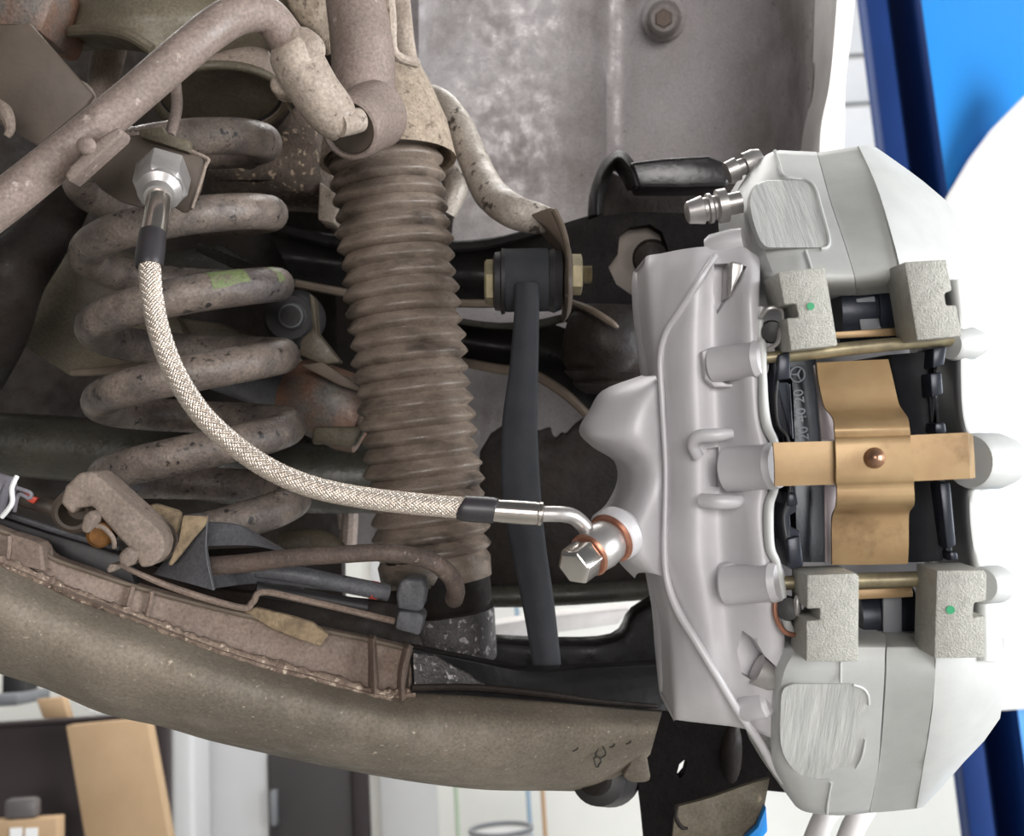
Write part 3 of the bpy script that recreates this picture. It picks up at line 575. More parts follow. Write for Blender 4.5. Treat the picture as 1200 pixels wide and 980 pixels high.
bot = [(-60, 636), (0, 659), (50, 681), (85, 697), (130, 714), (180, 733), (230, 752), (300, 776), (380, 797), (445, 815), (485, 812)]
rows = [[], [], [], []]
for (tx, ty), (bx_, by_) in zip(top, bot):
    for k, t in enumerate((0, .15, .85, 1)):
        rows[k].append((tx + (bx_ - tx) * t, ty + (by_ - ty) * t, ad(tx) + (.014, .012, .012, .004)[k]))
FB = build('flange_band', MB().patch(rows, .01, 4, 3), M['armband'], ca, angle=60)
cr = [(x, y - 1, ad(x) + .007, 7 + 1.4 * math.sin(i * 2.3) + .8 * math.sin(i * .7)) for i, (x, y) in enumerate(cat([q for q in bot], 9))]
build('crusted_ridge', MB().sweep([P(a, b, c) for a, b, c, r in cr], [(r + random.uniform(-1.2, 1.2)) * c / FPX for a, b, c, r in cr], 10), M['crust'], ca, angle=70)
build('top_edge', MB().tube([(x, y, ad(x) + .012, 3) for x, y in top], 4, 8), M['tan'], ca)
for q in ([(156, 687), (152, 700), (148, 716)], [(178, 693), (176, 706), (172, 722)], [(11, 628), (10, 645), (8, 660)]):
    build('rib', MB().tube([(x, y, ad(x) + .009, 3) for x, y in q], 5, 8), M['armband'], ca)
carve(FB, MB().prism([(-6, 634), (3, 637), (2, 654), (-6, 650)], .470, .034))
build('raised_pad', MB().patch([[(12, 626, .486), (45, 637, .486), (52, 652, .49)], [(12, 660, .486), (48, 668, .486), (56, 670, .492)]], .01, 3, 3), M['armband'], ca)
pk = build('rib_pocket', MB().prism([(430, 752), (479, 762), (475, 790), (472, 816), (458, 822), (436, 812), (432, 790)], ad(450) + .022, .006), M['armband'], ca)
build('rib', MB().patch([[(430, 748, ad(440) + .012), (437, 750, ad(440) + .002), (440, 754, ad(440) + .014)], [(431, 775, ad(440) + .012), (438, 780, ad(440) - .002), (442, 782, ad(440) + .014)], [(430, 808, ad(440) + .012), (439, 814, ad(440)), (444, 815, ad(440) + .014)]], .01, 4, 4), M['armband'], ca)
build('rib', MB().patch([[(472, 758, ad(475) + .012), (478, 760, ad(475) + .002), (484, 764, ad(475) + .014)], [(466, 785, ad(475) + .012), (471, 788, ad(475) - .002), (480, 790, ad(475) + .014)], [(464, 815, ad(475) + .012), (471, 822, ad(475)), (480, 815, ad(475) + .014)]], .01, 4, 4), M['armband'], ca)
build('rib_shelf', MB().prism([(446, 768), (468, 770), (466, 800), (452, 790)], ad(450) + .018, .006), M['armband'], ca, bevel=.001)
# oily right end of the flange and the black channel edge
build('oily_end', MB().patch([[(478, 760, ad(480) + .012), (540, 772, ad(540) + .016), (620, 786, ad(620) + .02), (700, 782, ad(700) + .02), (795, 778, ad(790) + .02)], [(482, 785, ad(480) + .008), (540, 792, ad(540) + .010), (620, 800, ad(620) + .012), (700, 802, ad(700) + .012), (795, 802, ad(790) + .012)], [(482, 812, ad(480) + .002), (560, 816, ad(560) + .002), (640, 822, ad(640) + .004), (700, 828, ad(700) + .006), (795, 834, ad(790) + .008)]], .012, 5, 5), M['wet'], ca, angle=60)
build('end_crust', MB().tube([(482, 806, ad(480) + .002, 4), (560, 806, ad(560) + .004, 4), (640, 814, ad(640) + .004, 4), (700, 822, ad(700) + .004, 3), (770, 828, ad(770) + .004, 3)], 6, 8), M['blackdust'], ca)
build('grime_patch', MB().prism([(484, 766, ad(484) + .0095), (512, 770, ad(512) + .0105), (530, 782, ad(530) + .009), (548, 790, ad(548) + .0075), (560, 800, ad(560) + .0055), (574, 807, ad(574) + .0035), (486, 806, ad(486) + .0015)], th=.003), M['grime'], ca)
# inner channel: black strip and rails
build('inner_strip', MB().prism([(-40, 592), (0, 606), (60, 626), (150, 652), (160, 690), (120, 678), (60, 658), (45, 644), (-40, 616)], .512, .01), M['rubber'], ca, bevel=.002)
build('inner_rail', MB().tube([(-40, 588, .515, 4), (0, 600, .515, 4), (60, 620, .515, 4), (140, 644, .518, 4)], 4, 8), M['bluegrey'], ca)
build('edge_rail', MB().tube([(140, 662, .505, 3), (200, 688, .51, 4), (280, 712, .515, 4), (296, 706, .516, 4), (308, 694, .518, 4), (360, 704, .53, 4), (462, 728, .545, 4)], 6, 8), M['armband'], ca)
build('torn_edge', MB().prism([(282, 716), (300, 712), (340, 722), (366, 730), (385, 745), (375, 758), (350, 750), (320, 738)], ad(320) + .008, .004), M['sand'], ca, bevel=.001)
build('channel_floor', MB().patch([[(130, 648, .532), (250, 690, .545), (380, 700, .56), (480, 710, .57)], [(150, 690, .525), (250, 715, .535), (380, 742, .555), (500, 770, .565)]], .008, 5, 3), M['blackdust'], ca)
for fx, fy, fr_ in ((672, 873, 6), (704, 880, 7), (716, 870, 5), (700, 893, 5), (735, 866, 5), (690, 858, 4)):
    build('paint_flake', MB().tube([(fx + fr_ * math.cos(t) * (.7 + .3 * math.sin(3 * t + fx)), fy + fr_ * 1.2 * math.sin(t), ad(fx) - .0105, 1.1) for t in [i * math.pi / 5 for i in range(10)]], 2, 6, closed=True), M['olive_dark'], ca)
# black end of the arm with bush
ke = thing('wheel_carrier_foot', (820, 960, .63), 'black wheel carrier foot with a small slot under the caliper', 'wheel carrier')
build('foot_casting', MB().prism([(752, 842), (770, 826), (800, 826), (900, 846), (930, 880), (930, 930), (880, 925), (800, 950), (798, 1010), (758, 1010), (752, 950), (748, 918), (730, 905)], .635, .010, holes=[[(793, 908), (796, 896), (803, 890), (806, 894), (803, 906), (797, 913)]]), M['matte'], ke)
build('foot_rib', MB().tube([(858, 850, .64, 12), (856, 885, .638, 14), (856, 925, .642, 10)], 5, 14), M['blackdust'], ke)
build('arm_tip', MB().prism([(728, 912), (744, 884), (756, 872), (764, 918), (742, 920)], .585, .03), M['arm'], ca, bevel=.003)
pb = thing('pivot_bush', (712, 925, .62), 'round black pivot bush under the end of the lower arm', 'bush')
build('bush_shell', MB().lathe((700, 912, .60), (718, 908, .66), [(0, 20), (.05, 32), (.8, 36), (1, 34)], 28), M['rubber'], pb)
build('bush_core', MB().lathe((694, 914, .596), (702, 913, .605), [(0, 14), (.1, 18), (1, 20)], 22), M['blackdust'], pb)
pl = thing('lower_deflector', (850, 960, .56), 'bent olive sheet deflector under the caliper foot', 'deflector')
build('sheet', MB().patch([[(792, 946, .56), (830, 936, .56), (870, 922, .56), (902, 912, .56)], [(788, 985, .56), (830, 990, .56), (868, 990, .56), (890, 980, .56)], [(786, 1020, .58), (830, 1020, .58), (868, 1020, .58), (890, 1010, .58)]], .003, 4, 4), M['olive'], pl, angle=60)
build('sheet_hook', MB().tube([(794, 944, .556, 2), (792, 958, .556, 2.4), (799, 970, .556, 2.4), (806, 971, .556, 1.5)], 5, 8), M['blackdust'], pl)
build('blue_strip', MB().prism([(898, 945), (888, 970), (872, 985), (888, 990), (900, 975)], .552, .006), M['bluelight'], pl, bevel=.001)
# ------------------------------------------------------------------ cables and brackets on the arm
cb = thing('cable_bracket', (140, 660, .50), 'cast beige cable bracket with two hooked lugs on the arm', 'bracket')
build('bracket_body', MB().prism([(70, 590), (76, 570), (92, 554), (108, 553), (124, 566), (186, 622), (193, 636), (190, 652), (178, 664), (164, 666), (158, 650), (140, 632), (122, 612), (108, 594), (88, 596), (84, 604)], .487, .022), M['dusty'], cb, bevel=.004, seg=3)
build('socket_rim', MB().lathe((84, 602, .496), (96, 592, .51), [(.75, 1), (.75, 15), (.02, 16), (0, 20), (.1, 25), (.8, 26), (1, 22)], 26), M['brown'], cb)
build('hook_lug', MB().prism([(94, 618), (98, 604), (106, 598), (114, 604), (110, 616), (102, 626), (96, 624)], .482, .016), M['dusty'], cb, bevel=.003, seg=3)
build('hook_lug', MB().prism([(136, 655), (140, 648), (148, 640), (160, 648), (156, 660), (148, 667), (140, 662)], .482, .016), M['dusty'], cb, bevel=.003, seg=3)
build('hook_lug', MB().prism([(124, 668), (128, 661), (135, 662), (133, 670), (126, 672)], .482, .010), M['dusty'], cb, bevel=.0015)
build('amber_insert', MB().lathe((116, 628, .486), (122, 622, .505), [(0, 11), (.08, 15), (1, 17)], 20), M['amber'], cb)
build('insert_ring', MB().tube([(107, 617, .487, 3), (120, 618, .486, 3), (132, 630, .486, 3), (134, 642, .488, 3)], 5, 8), M['dusty'], cb)
pg = thing('connector_plug', (10, 590, .50), 'grey plastic connector plug at the arm with white edges', 'connector')
build('plug_shell', MB().tube([(-30, 570, .50, 22), (-6, 578, .50, 24), (8, 582, .50, 24)], 4, 18), M['plug'], pg)
build('plug_lip', MB().tube([(20, 558, .492, 3), (14, 572, .49, 3), (14, 590, .49, 3), (2, 606, .492, 3)], 5, 8), M['white'], pg)
build('latch', MB().tube([(20, 572, .50, 2.5), (36, 578, .50, 2.5), (34, 584, .50, 2.5), (22, 580, .50, 2.5), (17, 600, .50, 2.5)], 5, 8), M['plug'], pg)
tag(build('red_tag', MB().prism([(25, 577), (44, 584), (39, 591), (31, 587)], .50, .003), M['red'], bevel=.0006), 'small red tag beside the grey connector plug', 'tag')
tag(build('sensor_lead', MB().tube([(10, 582, .52, 9), (50, 592, .52, 10), (90, 606, .525, 10)], 4, 12), M['brown']), 'brown lead running from the grey plug to the bracket', 'cable')
gs = thing('cable_guide', (250, 690, .51), 'folded blue grey plastic cable guide dusted with sand', 'cable guide')
build('front_wing', MB().patch([[(216, 604, .512), (232, 602, .507), (243, 606, .505)], [(205, 640, .513), (225, 640, .505), (241, 640, .50)], [(180, 673, .514), (214, 682, .503), (250, 692, .497)]], .003, 5, 5), M['bluegrey'], gs, angle=60)
build('sand_crust', MB().prism([(214, 604), (243, 605), (240, 616), (226, 632), (212, 650), (200, 664), (196, 662), (202, 650), (209, 634)], .4985, .003), M['sand'], gs, bevel=.001)
build('pale_edge', MB().tube([(243, 604, .502, 1.1), (241, 640, .497, 1.1), (243, 660, .495, 1.1), (250, 692, .494, 1.1)], 5, 8), M['bluegrey'], gs)
build('rear_wing', MB().patch([[(243, 612, .52), (280, 616, .52), (310, 632, .53)], [(243, 640, .512), (300, 640, .515), (345, 652, .53)]], .003, 5, 5), M['bluegrey'], gs, angle=60)
build('rear_floor', MB().patch([[(246, 672, .536), (310, 660, .552), (380, 678, .562)], [(250, 690, .530), (310, 684, .550), (400, 694, .562)]], .003, 5, 4), M['bluegrey'], gs, angle=60)
tag(build('dirt_flap', MB().prism([(150, 602), (180, 590), (212, 600), (205, 632), (194, 640), (186, 620)], .53, .006), M['sand'], bevel=.002), 'sandy crusted flap between the beige bracket and cable guide', 'flap')
tag(build('brake_cable', MB().tube([(242, 664, .515, 11), (290, 660, .512, 11), (340, 654, .508, 10.5), (400, 650, .505, 10.5), (455, 648, .505, 10.5), (500, 656, .508, 10.5), (525, 672, .515, 11), (534, 690, .525, 11), (532, 702, .54, 11)], 7, 16), M['cable'], angle=60), 'dusty brown cable arching from the guide towards the boot', 'cable')
bkc = thing('sensor_cable', (390, 680, .53), 'black sensor cable with a red mark under the brown cable', 'cable')
build('cable_sheath', MB().tube([(300, 668, .535, 9), (350, 674, .535, 10), (400, 684, .538, 10), (455, 695, .545, 10)], 5, 14), M['bluegrey'], bkc)
build('red_mark', MB().tube([(434, 691, .5425, 10.6), (442, 692.5, .544, 10.6)], 2, 14), M['red'], bkc)
tag(build('lower_conduit', MB().tube([(300, 690, .536, 9), (360, 700, .543, 9), (430, 712, .550, 9)], 5, 12), M['rubber']), 'black conduit lying under the sensor cable', 'cable')
cc = thing('cable_clip', (482, 740, .53), 'blue grey plastic cable clip clamped on the arm edge', 'clip')
build('clip_loop', MB().prism([(468, 682), (476, 678), (496, 680), (500, 690), (496, 714), (490, 718), (466, 714), (464, 698)], .535, .02), M['bluegrey'], cc, bevel=.003, seg=3)
build('clip_foot', MB().prism([(466, 716), (492, 718), (498, 724), (492, 746), (462, 738)], .533, .02), M['bluegrey'], cc, bevel=.002)
for q in ([(405, 560, .78, 10), (410, 600, .78, 10), (408, 640, .78, 10)], [(398, 590, .80, 5), (402, 620, .80, 5)]):
    tag(build('far_pipe', MB().tube(q, 4, 10), M['rod']), ['short taupe pipe standing in the gap behind the brown cable', 'thin taupe stay standing in the gap behind the brown cable'][0 if q[0][3] > 6 else 1], 'pipe')
tag(build('olive_hose', MB().tube([(330, 640, .66, 18), (370, 636, .66, 16), (392, 642, .66, 12), (400, 655, .66, 8)], 5, 14), M['olive']), 'olive bent pipe end under the lowest spring coil', 'pipe')
tag(build('lower_spring_seat', MB().lathe((251, 654, .61), (253, 705, .605), [(0, 90), (.2, 104), (.6, 106), (1, 100)], 32), M['blackdust']), 'dark lower spring seat under the last coil', 'spring seat')
# ------------------------------------------------------------------ hose bracket and hard pipe
hk = thing('hose_bracket', (190, 200, .51), 'dark brown steel tab holding the upper hose fitting', 'bracket')
build('tab', MB().prism([(96, 196), (118, 170), (150, 158), (166, 157), (238, 182), (240, 196), (234, 222), (224, 244), (214, 249), (196, 238), (165, 243), (140, 236), (118, 222)], .512, .004), M['brown'], hk, bevel=.001)
build('tab_edge', MB().tube([(166, 158, .512, 2), (238, 183, .512, 2.2), (240, 197, .512, 2.2), (225, 244, .512, 2)], 5, 8), M['dusty'], hk)
build('spring_lock', MB().prism([(162, 151), (190, 148), (194, 156), (222, 164), (222, 179), (163, 160)], .508, .006), M['olive'], hk, bevel=.001)
tag(build('brake_pipe', MB().tube([(200, 62, .547, 6), (203, 76, .545, 6.5), (206, 100, .54, 6.5), (207, 128, .53, 6.5), (199, 160, .52, 6.5)], 6, 12), M['rod']), 'thin taupe brake pipe dropping to the hose bracket', 'pipe')
# ------------------------------------------------------------------ braided hose
hz = thing('brake_hose', (330, 560, .45), 'braided stainless brake hose looping from the bracket to the caliper', 'brake hose')
hx = build('hex_nut', MB().lathe((192, 201, .501), (187, 223, .487), [(0, 31), (.05, 32), (.88, 32), (1, 28)], 6, rot=.25), M['satin'], hz, bevel=.0006, angle=20)
build('nut_collar', MB().lathe((187.5, 221, .488), (185, 232, .481), [(0, 27), (.3, 26), (.6, 18), (1, 16)], 24), M['satin'], hz)
build('ferrule', MB().tube([(187, 224, .486, 14.5), (184, 250, .475, 14.5), (178, 284, .466, 14.5)], 5, 24), M['steel'], hz)
build('shrink_sleeve', MB().tube([(179, 274, .4675, 15.5), (177, 290, .464, 16.5), (175, 306, .461, 16.5), (175, 313, .460, 15.5)], 5, 22), M['shrink'], hz)
hp = [(175, 304, .461), (178, 345, .455), (187, 390, .450), (205, 437, .446), (235, 484, .442), (275, 522, .440), (320, 552, .438), (370, 572, .438), (430, 584, .439), (490, 591, .440), (548, 596, .441)]
hr = 11.6
cp = cat(hp, 40); hw = [P(*q) for q in cp]; sc = [q[2] / FPX for q in cp]
build('hose_core', MB().sweep(hw[::4] + [hw[-1]], [(hr - 1.0) * s for s in sc[::4] + [sc[-1]]], 18), M['core'], hz, angle=60)
# braid: strands wound both ways, woven over and under
tang = [(hw[min(i + 1, len(hw) - 1)] - hw[max(i - 1, 0)]).normalized() for i in range(len(hw))]
fr = []; u = UPC
for t in tang:
    u = (u - t * u.dot(t)).normalized(); fr.append((u, t.cross(u)))
ln = [0.0]
for i in range(1, len(hw)): ln.append(ln[-1] + (hw[i] - hw[i - 1]).length)
NS = 18; lay = 2 * math.pi * hr * .441 / FPX * 1.15
braid = MB()
for s in (1, -1):
    for k in range(NS):
        pp = []; rr = []
        for i in range(0, len(hw)):
            th = 2 * math.pi * k / NS + s * 2 * math.pi * ln[i] / lay
            wv = math.cos(NS * ln[i] / lay * 2 * math.pi + (0 if s > 0 else math.pi) + math.pi * k)
            R_ = (hr - .2 + .55 * wv) * sc[i]
            a, b = fr[i]; pp.append(hw[i] + (a * math.cos(th) + b * math.sin(th)) * R_); rr.append(1.35 * sc[i])
        braid.sweep(pp, rr, 5, cap=False)
build('steel_braid', braid, M['braid'], hz, angle=80)
build('shrink_sleeve', MB().tube([(541, 595, .441, 14), (546, 596, .441, 15.5), (576, 598, .442, 15.5), (582, 599, .442, 14)], 4, 22), M['shrink'], hz)
build('ferrule', MB().tube([(578, 598.5, .442, 13.5), (600, 600, .442, 14), (628, 602, .442, 14), (633, 602.5, .442, 12)], 4, 24), M['steel'], hz)
build('ferrule_ring', MB().lathe((629, 602, .442), (637, 603, .442), [(0, 12), (.3, 14.5), (.7, 14.5), (1, 11)], 24), M['steel'], hz)
build('elbow_pipe', MB().tube([(633, 602.5, .442, 9.5), (648, 602.5, .442, 9.5), (660, 603, .443, 9.5), (672, 606, .445, 9.5), (682, 614, .447, 9.5), (689, 623, .449, 9.5)], 6, 20), M['satin'], hz)
# banjo axis from lower left towards the caliper
q0, q1 = Vector((668, 668)), Vector((734, 617))
def bq(t, d0=.436, d1=.462): v = q0.lerp(q1, t); return (v.x, v.y, d0 + (d1 - d0) * t)
build('banjo_eye', MB().lathe(bq(.36), bq(.70), [(0, 24), (.1, 26), (.5, 28), (.9, 26), (1, 24)], 32), M['satin'], hz, angle=50)
bb = thing('banjo_bolt', (685, 655, .44), 'bright hexagon banjo bolt clamping the hose end', 'bolt')
build('bolt_head', MB().lathe(bq(.03), bq(.31), [(0, 19), (.06, 22), (.12, 24), (1, 24)], 6, rot=.5), M['chrome'], bb, angle=20, bevel=.0005)
build('bolt_shank', MB().lathe(bq(.30), bq(1.0), [(0, 13), (1, 13)], 20), M['satin'], bb)
tag(build('copper_washer', MB().lathe(bq(.315), bq(.36), [(0, 25), (.5, 27), (1, 25)], 32), M['copper']), 'copper washer under the hexagon banjo bolt head', 'washer', 'copper banjo washers')
tag(build('copper_washer', MB().lathe(bq(.70), bq(.75), [(0, 28), (.5, 31), (1, 28)], 32), M['copper']), 'copper washer between the banjo eye and the caliper', 'washer', 'copper banjo washers')
# ------------------------------------------------------------------ caliper
cl = thing('brake_caliper', (900, 560, .50), 'large silver four piston brake caliper with open pad window', 'brake caliper')
# inner half
rows = []
def row(y, xs, ds): rows.append([(x, y if not isinstance(y, list) else y[i], d) for i, (x, d) in enumerate(zip(xs, ds))])
D = (.500, .480, .470, .462, .455, .4565, .449, .442, .4405, .447, .470)
row([306, 300, 297, 293, 290, 288, 285, 290, 296, 300, 300], (756, 758, 775, 795, 815, 838, 858, 872, 882, 890, 893), (.502, .486, .478, .470, .464, .462, .460, .457, .457, .462, .48))
row(318, (755, 757, 778, 796, 815, 838, 860, 874, 884, 891, 894), (.500, .480, .472, .464, .458, .458, .453, .449, .448, .453, .475))
row(350, (756, 758, 776, 794, 814, 838, 858, 872, 882, 890, 894), D)
row(395, (760, 762, 774, 790, 812, 838, 858, 873, 884, 893, 896), D)
row(440, (766, 768, 776, 790, 812, 840, 860, 874, 886, 894, 897), D)
row(490, (769, 771, 778, 792, 814, 842, 862, 877, 889, 896, 899), D)
row(545, (771, 773, 780, 794, 816, 844, 866, 886, 900, 908, 911), D)
row(600, (770, 772, 780, 794, 816, 844, 864, 880, 893, 901, 904), D)
row(650, (768, 770, 778, 794, 816, 846, 868, 884, 898, 906, 909), D)
row(690, (772, 774, 784, 800, 822, 848, 870, 888, 904, 912, 916), D)
row(735, (780, 782, 794, 810, 830, 852, 874, 892, 908, 920, 926), (.500, .480, .470, .462, .456, .4575, .451, .446, .4445, .449, .47))
row(785, (784, 786, 800, 818, 836, 856, 874, 890, 904, 916, 924), (.500, .480, .470, .463, .458, .459, .456, .452, .450, .452, .47))
row(825, (788, 790, 806, 824, 842, 858, 872, 884, 896, 906, 914), (.500, .482, .474, .468, .464, .465, .463, .460, .459, .46, .48))
row([846, 844, 846, 848, 850, 852, 855, 858, 862, 866, 868], (790, 792, 808, 826, 844, 860, 874, 886, 896, 904, 912), (.505, .490, .484, .479, .476, .477, .475, .473, .472, .472, .49))
rows = [r[:-1] + [(603 + (r[-2][0] - 600) * r[-2][2] / r[-1][2], r[-1][1], r[-1][2])] for r in rows]     # upright window wall
ib = build('inner_body', MB().patch(rows, .05, 4, 5), M['silver'], cl, angle=60)
carve(ib, MB().prism([(853, 297), (878, 298), (888, 304), (881, 320), (867, 342), (855, 361), (850, 332)], .43, .036))     # upper bridge bolt pocket
carve(ib, MB().prism([(884, 752), (898, 762), (909, 781), (924, 795), (922, 805), (903, 819), (887, 810), (880, 780)], .43, .036))     # lower bridge bolt pocket
carve(ib, MB().prism([(842, 528), (857, 526), (857, 576), (845, 574)], .43, .032))     # recess behind the middle boss
# left wing with banjo port
wing = [[(776, 436, .478), (776, 436, .474), (790, 436, .472), (800, 436, .474)]]
rows = [[(752, 440, .50), (758, 441, .487), (772, 440, .478), (779, 440, .4745)],
        [(712, 456, .505), (722, 460, .487), (755, 458, .474), (779, 458, .4745)],
        [(696, 480, .505), (706, 484, .486), (745, 482, .471), (779, 482, .4745)],
        [(683, 506, .505), (694, 508, .486), (740, 508, .470), (779, 508, .4745)],
        [(700, 526, .505), (712, 524, .487), (748, 526, .472), (779, 526, .4745)],
        [(727, 544, .505), (738, 546, .489), (760, 545, .476), (779, 545, .4745)],
        [(730, 570, .505), (741, 570, .488), (760, 570, .476), (779, 570, .4745)],
        [(716, 598, .505), (728, 600, .484), (752, 600, .472), (779, 600, .4745)],
        [(698, 616, .500), (712, 620, .479), (745, 622, .469), (779, 622, .4745)],
        [(712, 640, .500), (722, 640, .477), (748, 642, .468), (779, 642, .4745)],
        [(728, 662, .500), (734, 658, .479), (755, 658, .470), (779, 660, .4745)],
        [(744, 678, .500), (748, 672, .487), (762, 672, .476), (779, 676, .4745)]]
build('mount_wing', MB().patch(rows, .03, 5, 4), M['silver'], cl, angle=60)
build('port_boss', MB().lathe(bq(.745), bq(.96), [(0, 30), (.1, 32), (.6, 33), (1, 26)], 30), M['silver'], cl)
build('casting_ridge', MB().tube([(838, 300, .459, 4), (822, 325, .453, 4), (800, 360, .459, 4.5), (782, 388, .466, 4.5), (774, 420, .469, 4), (776, 470, .468, 3.5), (780, 550, .468, 3), (779, 640, .468, 3.5), (782, 680, .467, 4.5), (794, 715, .463, 5), (818, 755, .457, 5), (842, 795, .455, 5), (866, 835, .461, 5), (890, 870, .474, 5), (906, 898, .487, 5), (918, 916, .495, 4)], 6, 12), M['silver'], cl)
build('window_lip', MB().tube([(892, 360, .443, 4), (890, 395, .442, 4), (893, 405, .440, 5), (894, 440, .439, 5), (895, 475, .439, 6), (899, 500, .439, 6), (908, 520, .440, 5), (912, 548, .440, 5), (907, 575, .440, 5), (901, 595, .439, 6), (902, 640, .439, 6), (910, 660, .440, 5), (916, 690, .441, 5), (918, 715, .442, 5), (926, 738, .444, 5), (938, 748, .447, 4)], 6, 12), M['silver_light'], cl, angle=60)
for a, b, r, rr in (((834, 428, .452), (894, 420, .440), 21, .55), ((852, 551, .452), (912, 546, .4375), 27, .5), ((848, 686, .452), (914, 682, .4395), 23, .5)):
    bo = build('pin_boss', MB().lathe(a, b, [(.3, 1), (.3, r * .5), (.01, r * .56), (0, r - 3), (.04, r), (.85, r), (.88, r + 1.5), (1, r - 1)], 28), M['silver'], cl, angle=40)
    build('pin_end', MB().lathe(tuple(a[i] + (b[i] - a[i]) * .08 for i in range(3)), tuple(a[i] + (b[i] - a[i]) * .31 for i in range(3)), [(0, r * .24), (.1, r * .34), (1, r * .34)], 18), M['satin'], bo)
build('boss_backing', MB().prism([(822, 412), (836, 406), (846, 408), (846, 446), (852, 450), (866, 450), (864, 454), (838, 454), (826, 444)], .450, .01), M['silver'], cl, bevel=.003, seg=3)
build('boss_backing', MB().prism([(844, 664), (856, 660), (866, 662), (866, 706), (850, 708), (843, 700)], .449, .01), M['silver'], cl, bevel=.003, seg=3)
build('cast_lug', MB().tube([(818, 535, .452, 7), (812, 522, .450, 7), (818, 512, .447, 8), (840, 510, .4445, 8), (858, 508, .445, 6)], 6, 14), M['silver'], cl)
build('cast_lug', MB().tube([(822, 586, .450, 8), (840, 588, .4455, 9), (862, 588, .445, 8), (866, 584, .447, 6)], 5, 14), M['silver'], cl)
# bleed nipples
bn = build('bleed_nipple', MB().lathe((804, 250, .484), (868, 237, .484), [(0, 10), (.03, 13), (.30, 17), (.32, 14), (.38, 14), (.40, 18), (.46, 18), (.50, 14), (.54, 14), (.58, 20), (.74, 20), (.76, 13), (1, 13)], 20), M['satin'], cl, angle=40)
build('bleed_nipple', MB().lathe((852, 203, .52), (892, 186, .52), [(0, 13), (.3, 14), (.32, 10), (.5, 10), (.52, 15), (.8, 15), (1, 12)], 20), M['satin'], cl, angle=40)
build('neck_boss', MB().lathe((828, 292, .468), (872, 282, .462), [(0, 12), (.15, 16), (.7, 17), (1, 15)], 22), M['silver'], cl)
build('lower_boss', MB().lathe((866, 832, .464), (902, 824, .458), [(0, 11), (.15, 15), (.85, 16), (1, 12)], 22), M['silver'], cl)
# bridge bolt pockets
build('bridge_bolt', MB().prism([(856, 305), (872, 308), (871, 317), (862, 335), (855, 350)], .4475, .0185), M['satin'], cl, bevel=.0012, seg=3)
build('bridge_bolt', MB().lathe((886, 784, .456), (918, 800, .456), [(0, 14), (.02, 19), (.6, 17), (.9, 12), (1, 8)], 18), M['satin'], cl)
# upper bridge, inner side
UI = [[(886, 190, .517), (907, 177, .507), (930, 177, .504), (957, 178, .502)], [(868, 222, .503), (900, 207, .489), (938, 207, .483), (965, 208, .481)], [(864, 245, .494), (893, 243, .474), (945, 242, .465), (974, 240, .463)],
      [(872, 284, .480), (894, 285, .456), (950, 283, .449), (988, 281, .447)], [(886, 316, .466), (905, 318, .447), (958, 320, .441), (1000, 320, .439)], [(890, 331, .466), (908, 331, .449), (958, 334, .444), (1002, 334, .442)], [(892, 342, .474), (912, 344, .464), (960, 346, .458), (1003, 345, .456)]]
build('upper_bridge', MB().patch(UI, .045, 3, 4), M['silver_light'], cl, angle=40)
build('upper_bridge_band', MB().patch([[(958, 179, .504), (982, 175, .503), (1005, 172, .504)], [(966, 208, .483), (990, 202, .483), (1018, 198, .483)], [(975, 240, .4655), (1000, 234, .4655), (1030, 228, .4655)], [(989, 281, .449), (1014, 274, .449), (1042, 268, .449)], [(1001, 321, .441), (1026, 317, .441), (1053, 312, .441)], [(1003, 335, .445), (1028, 332, .445), (1055, 330, .445)], [(1004, 346, .458), (1028, 344, .458), (1056, 342, .458)]], .045, 3, 4), M['band'], cl, angle=40)
build('outer_body_upper', MB().patch([[(1006, 171, .502), (1016, 170.5, .508), (1027, 173, .524)], [(1019, 198, .481), (1040, 195, .490), (1064, 199, .514)], [(1031, 228, .463), (1060, 222, .474), (1098, 226, .503)], [(1043, 268, .447), (1076, 262, .459), (1119, 250, .494)], [(1054, 310, .439), (1090, 309, .446), (1134, 310, .478)], [(1055, 328, .442), (1094, 328, .449), (1138, 330, .478)], [(1056, 341, .456), (1100, 341, .458), (1139, 342, .48)]], .05, 1, 2), M['silver_light'], cl, angle=40)
rows = [[(x0, y, .462), (x0 + 4, y, .448), ((x0 + x1) / 2, y, .444), (x1 - 3, y, .452), (x1, y, .475)] for y, x0, x1 in ((328, 1108, 1140), (390, 1116, 1143), (440, 1116, 1143), (490, 1119, 1146), (540, 1130, 1164), (590, 1126, 1154), (640, 1130, 1158), (690, 1138, 1172), (735, 1140, 1174), (775, 1138, 1177))]
build('outer_body_side', MB().patch(rows, .05, 3, 5), M['silver_light'], cl, angle=60)
for a, b, r in (((1113, 404, .444), (1148, 402, .452), 19), ((1136, 541, .440), (1178, 540, .452), 33), ((1150, 686, .442), (1176, 684, .452), 22)):
    build('outer_boss', MB().lathe(a, b, [(0, r - 2), (.1, r), (.7, r), (1, r - 5)], 26), M['silver_light'], cl)
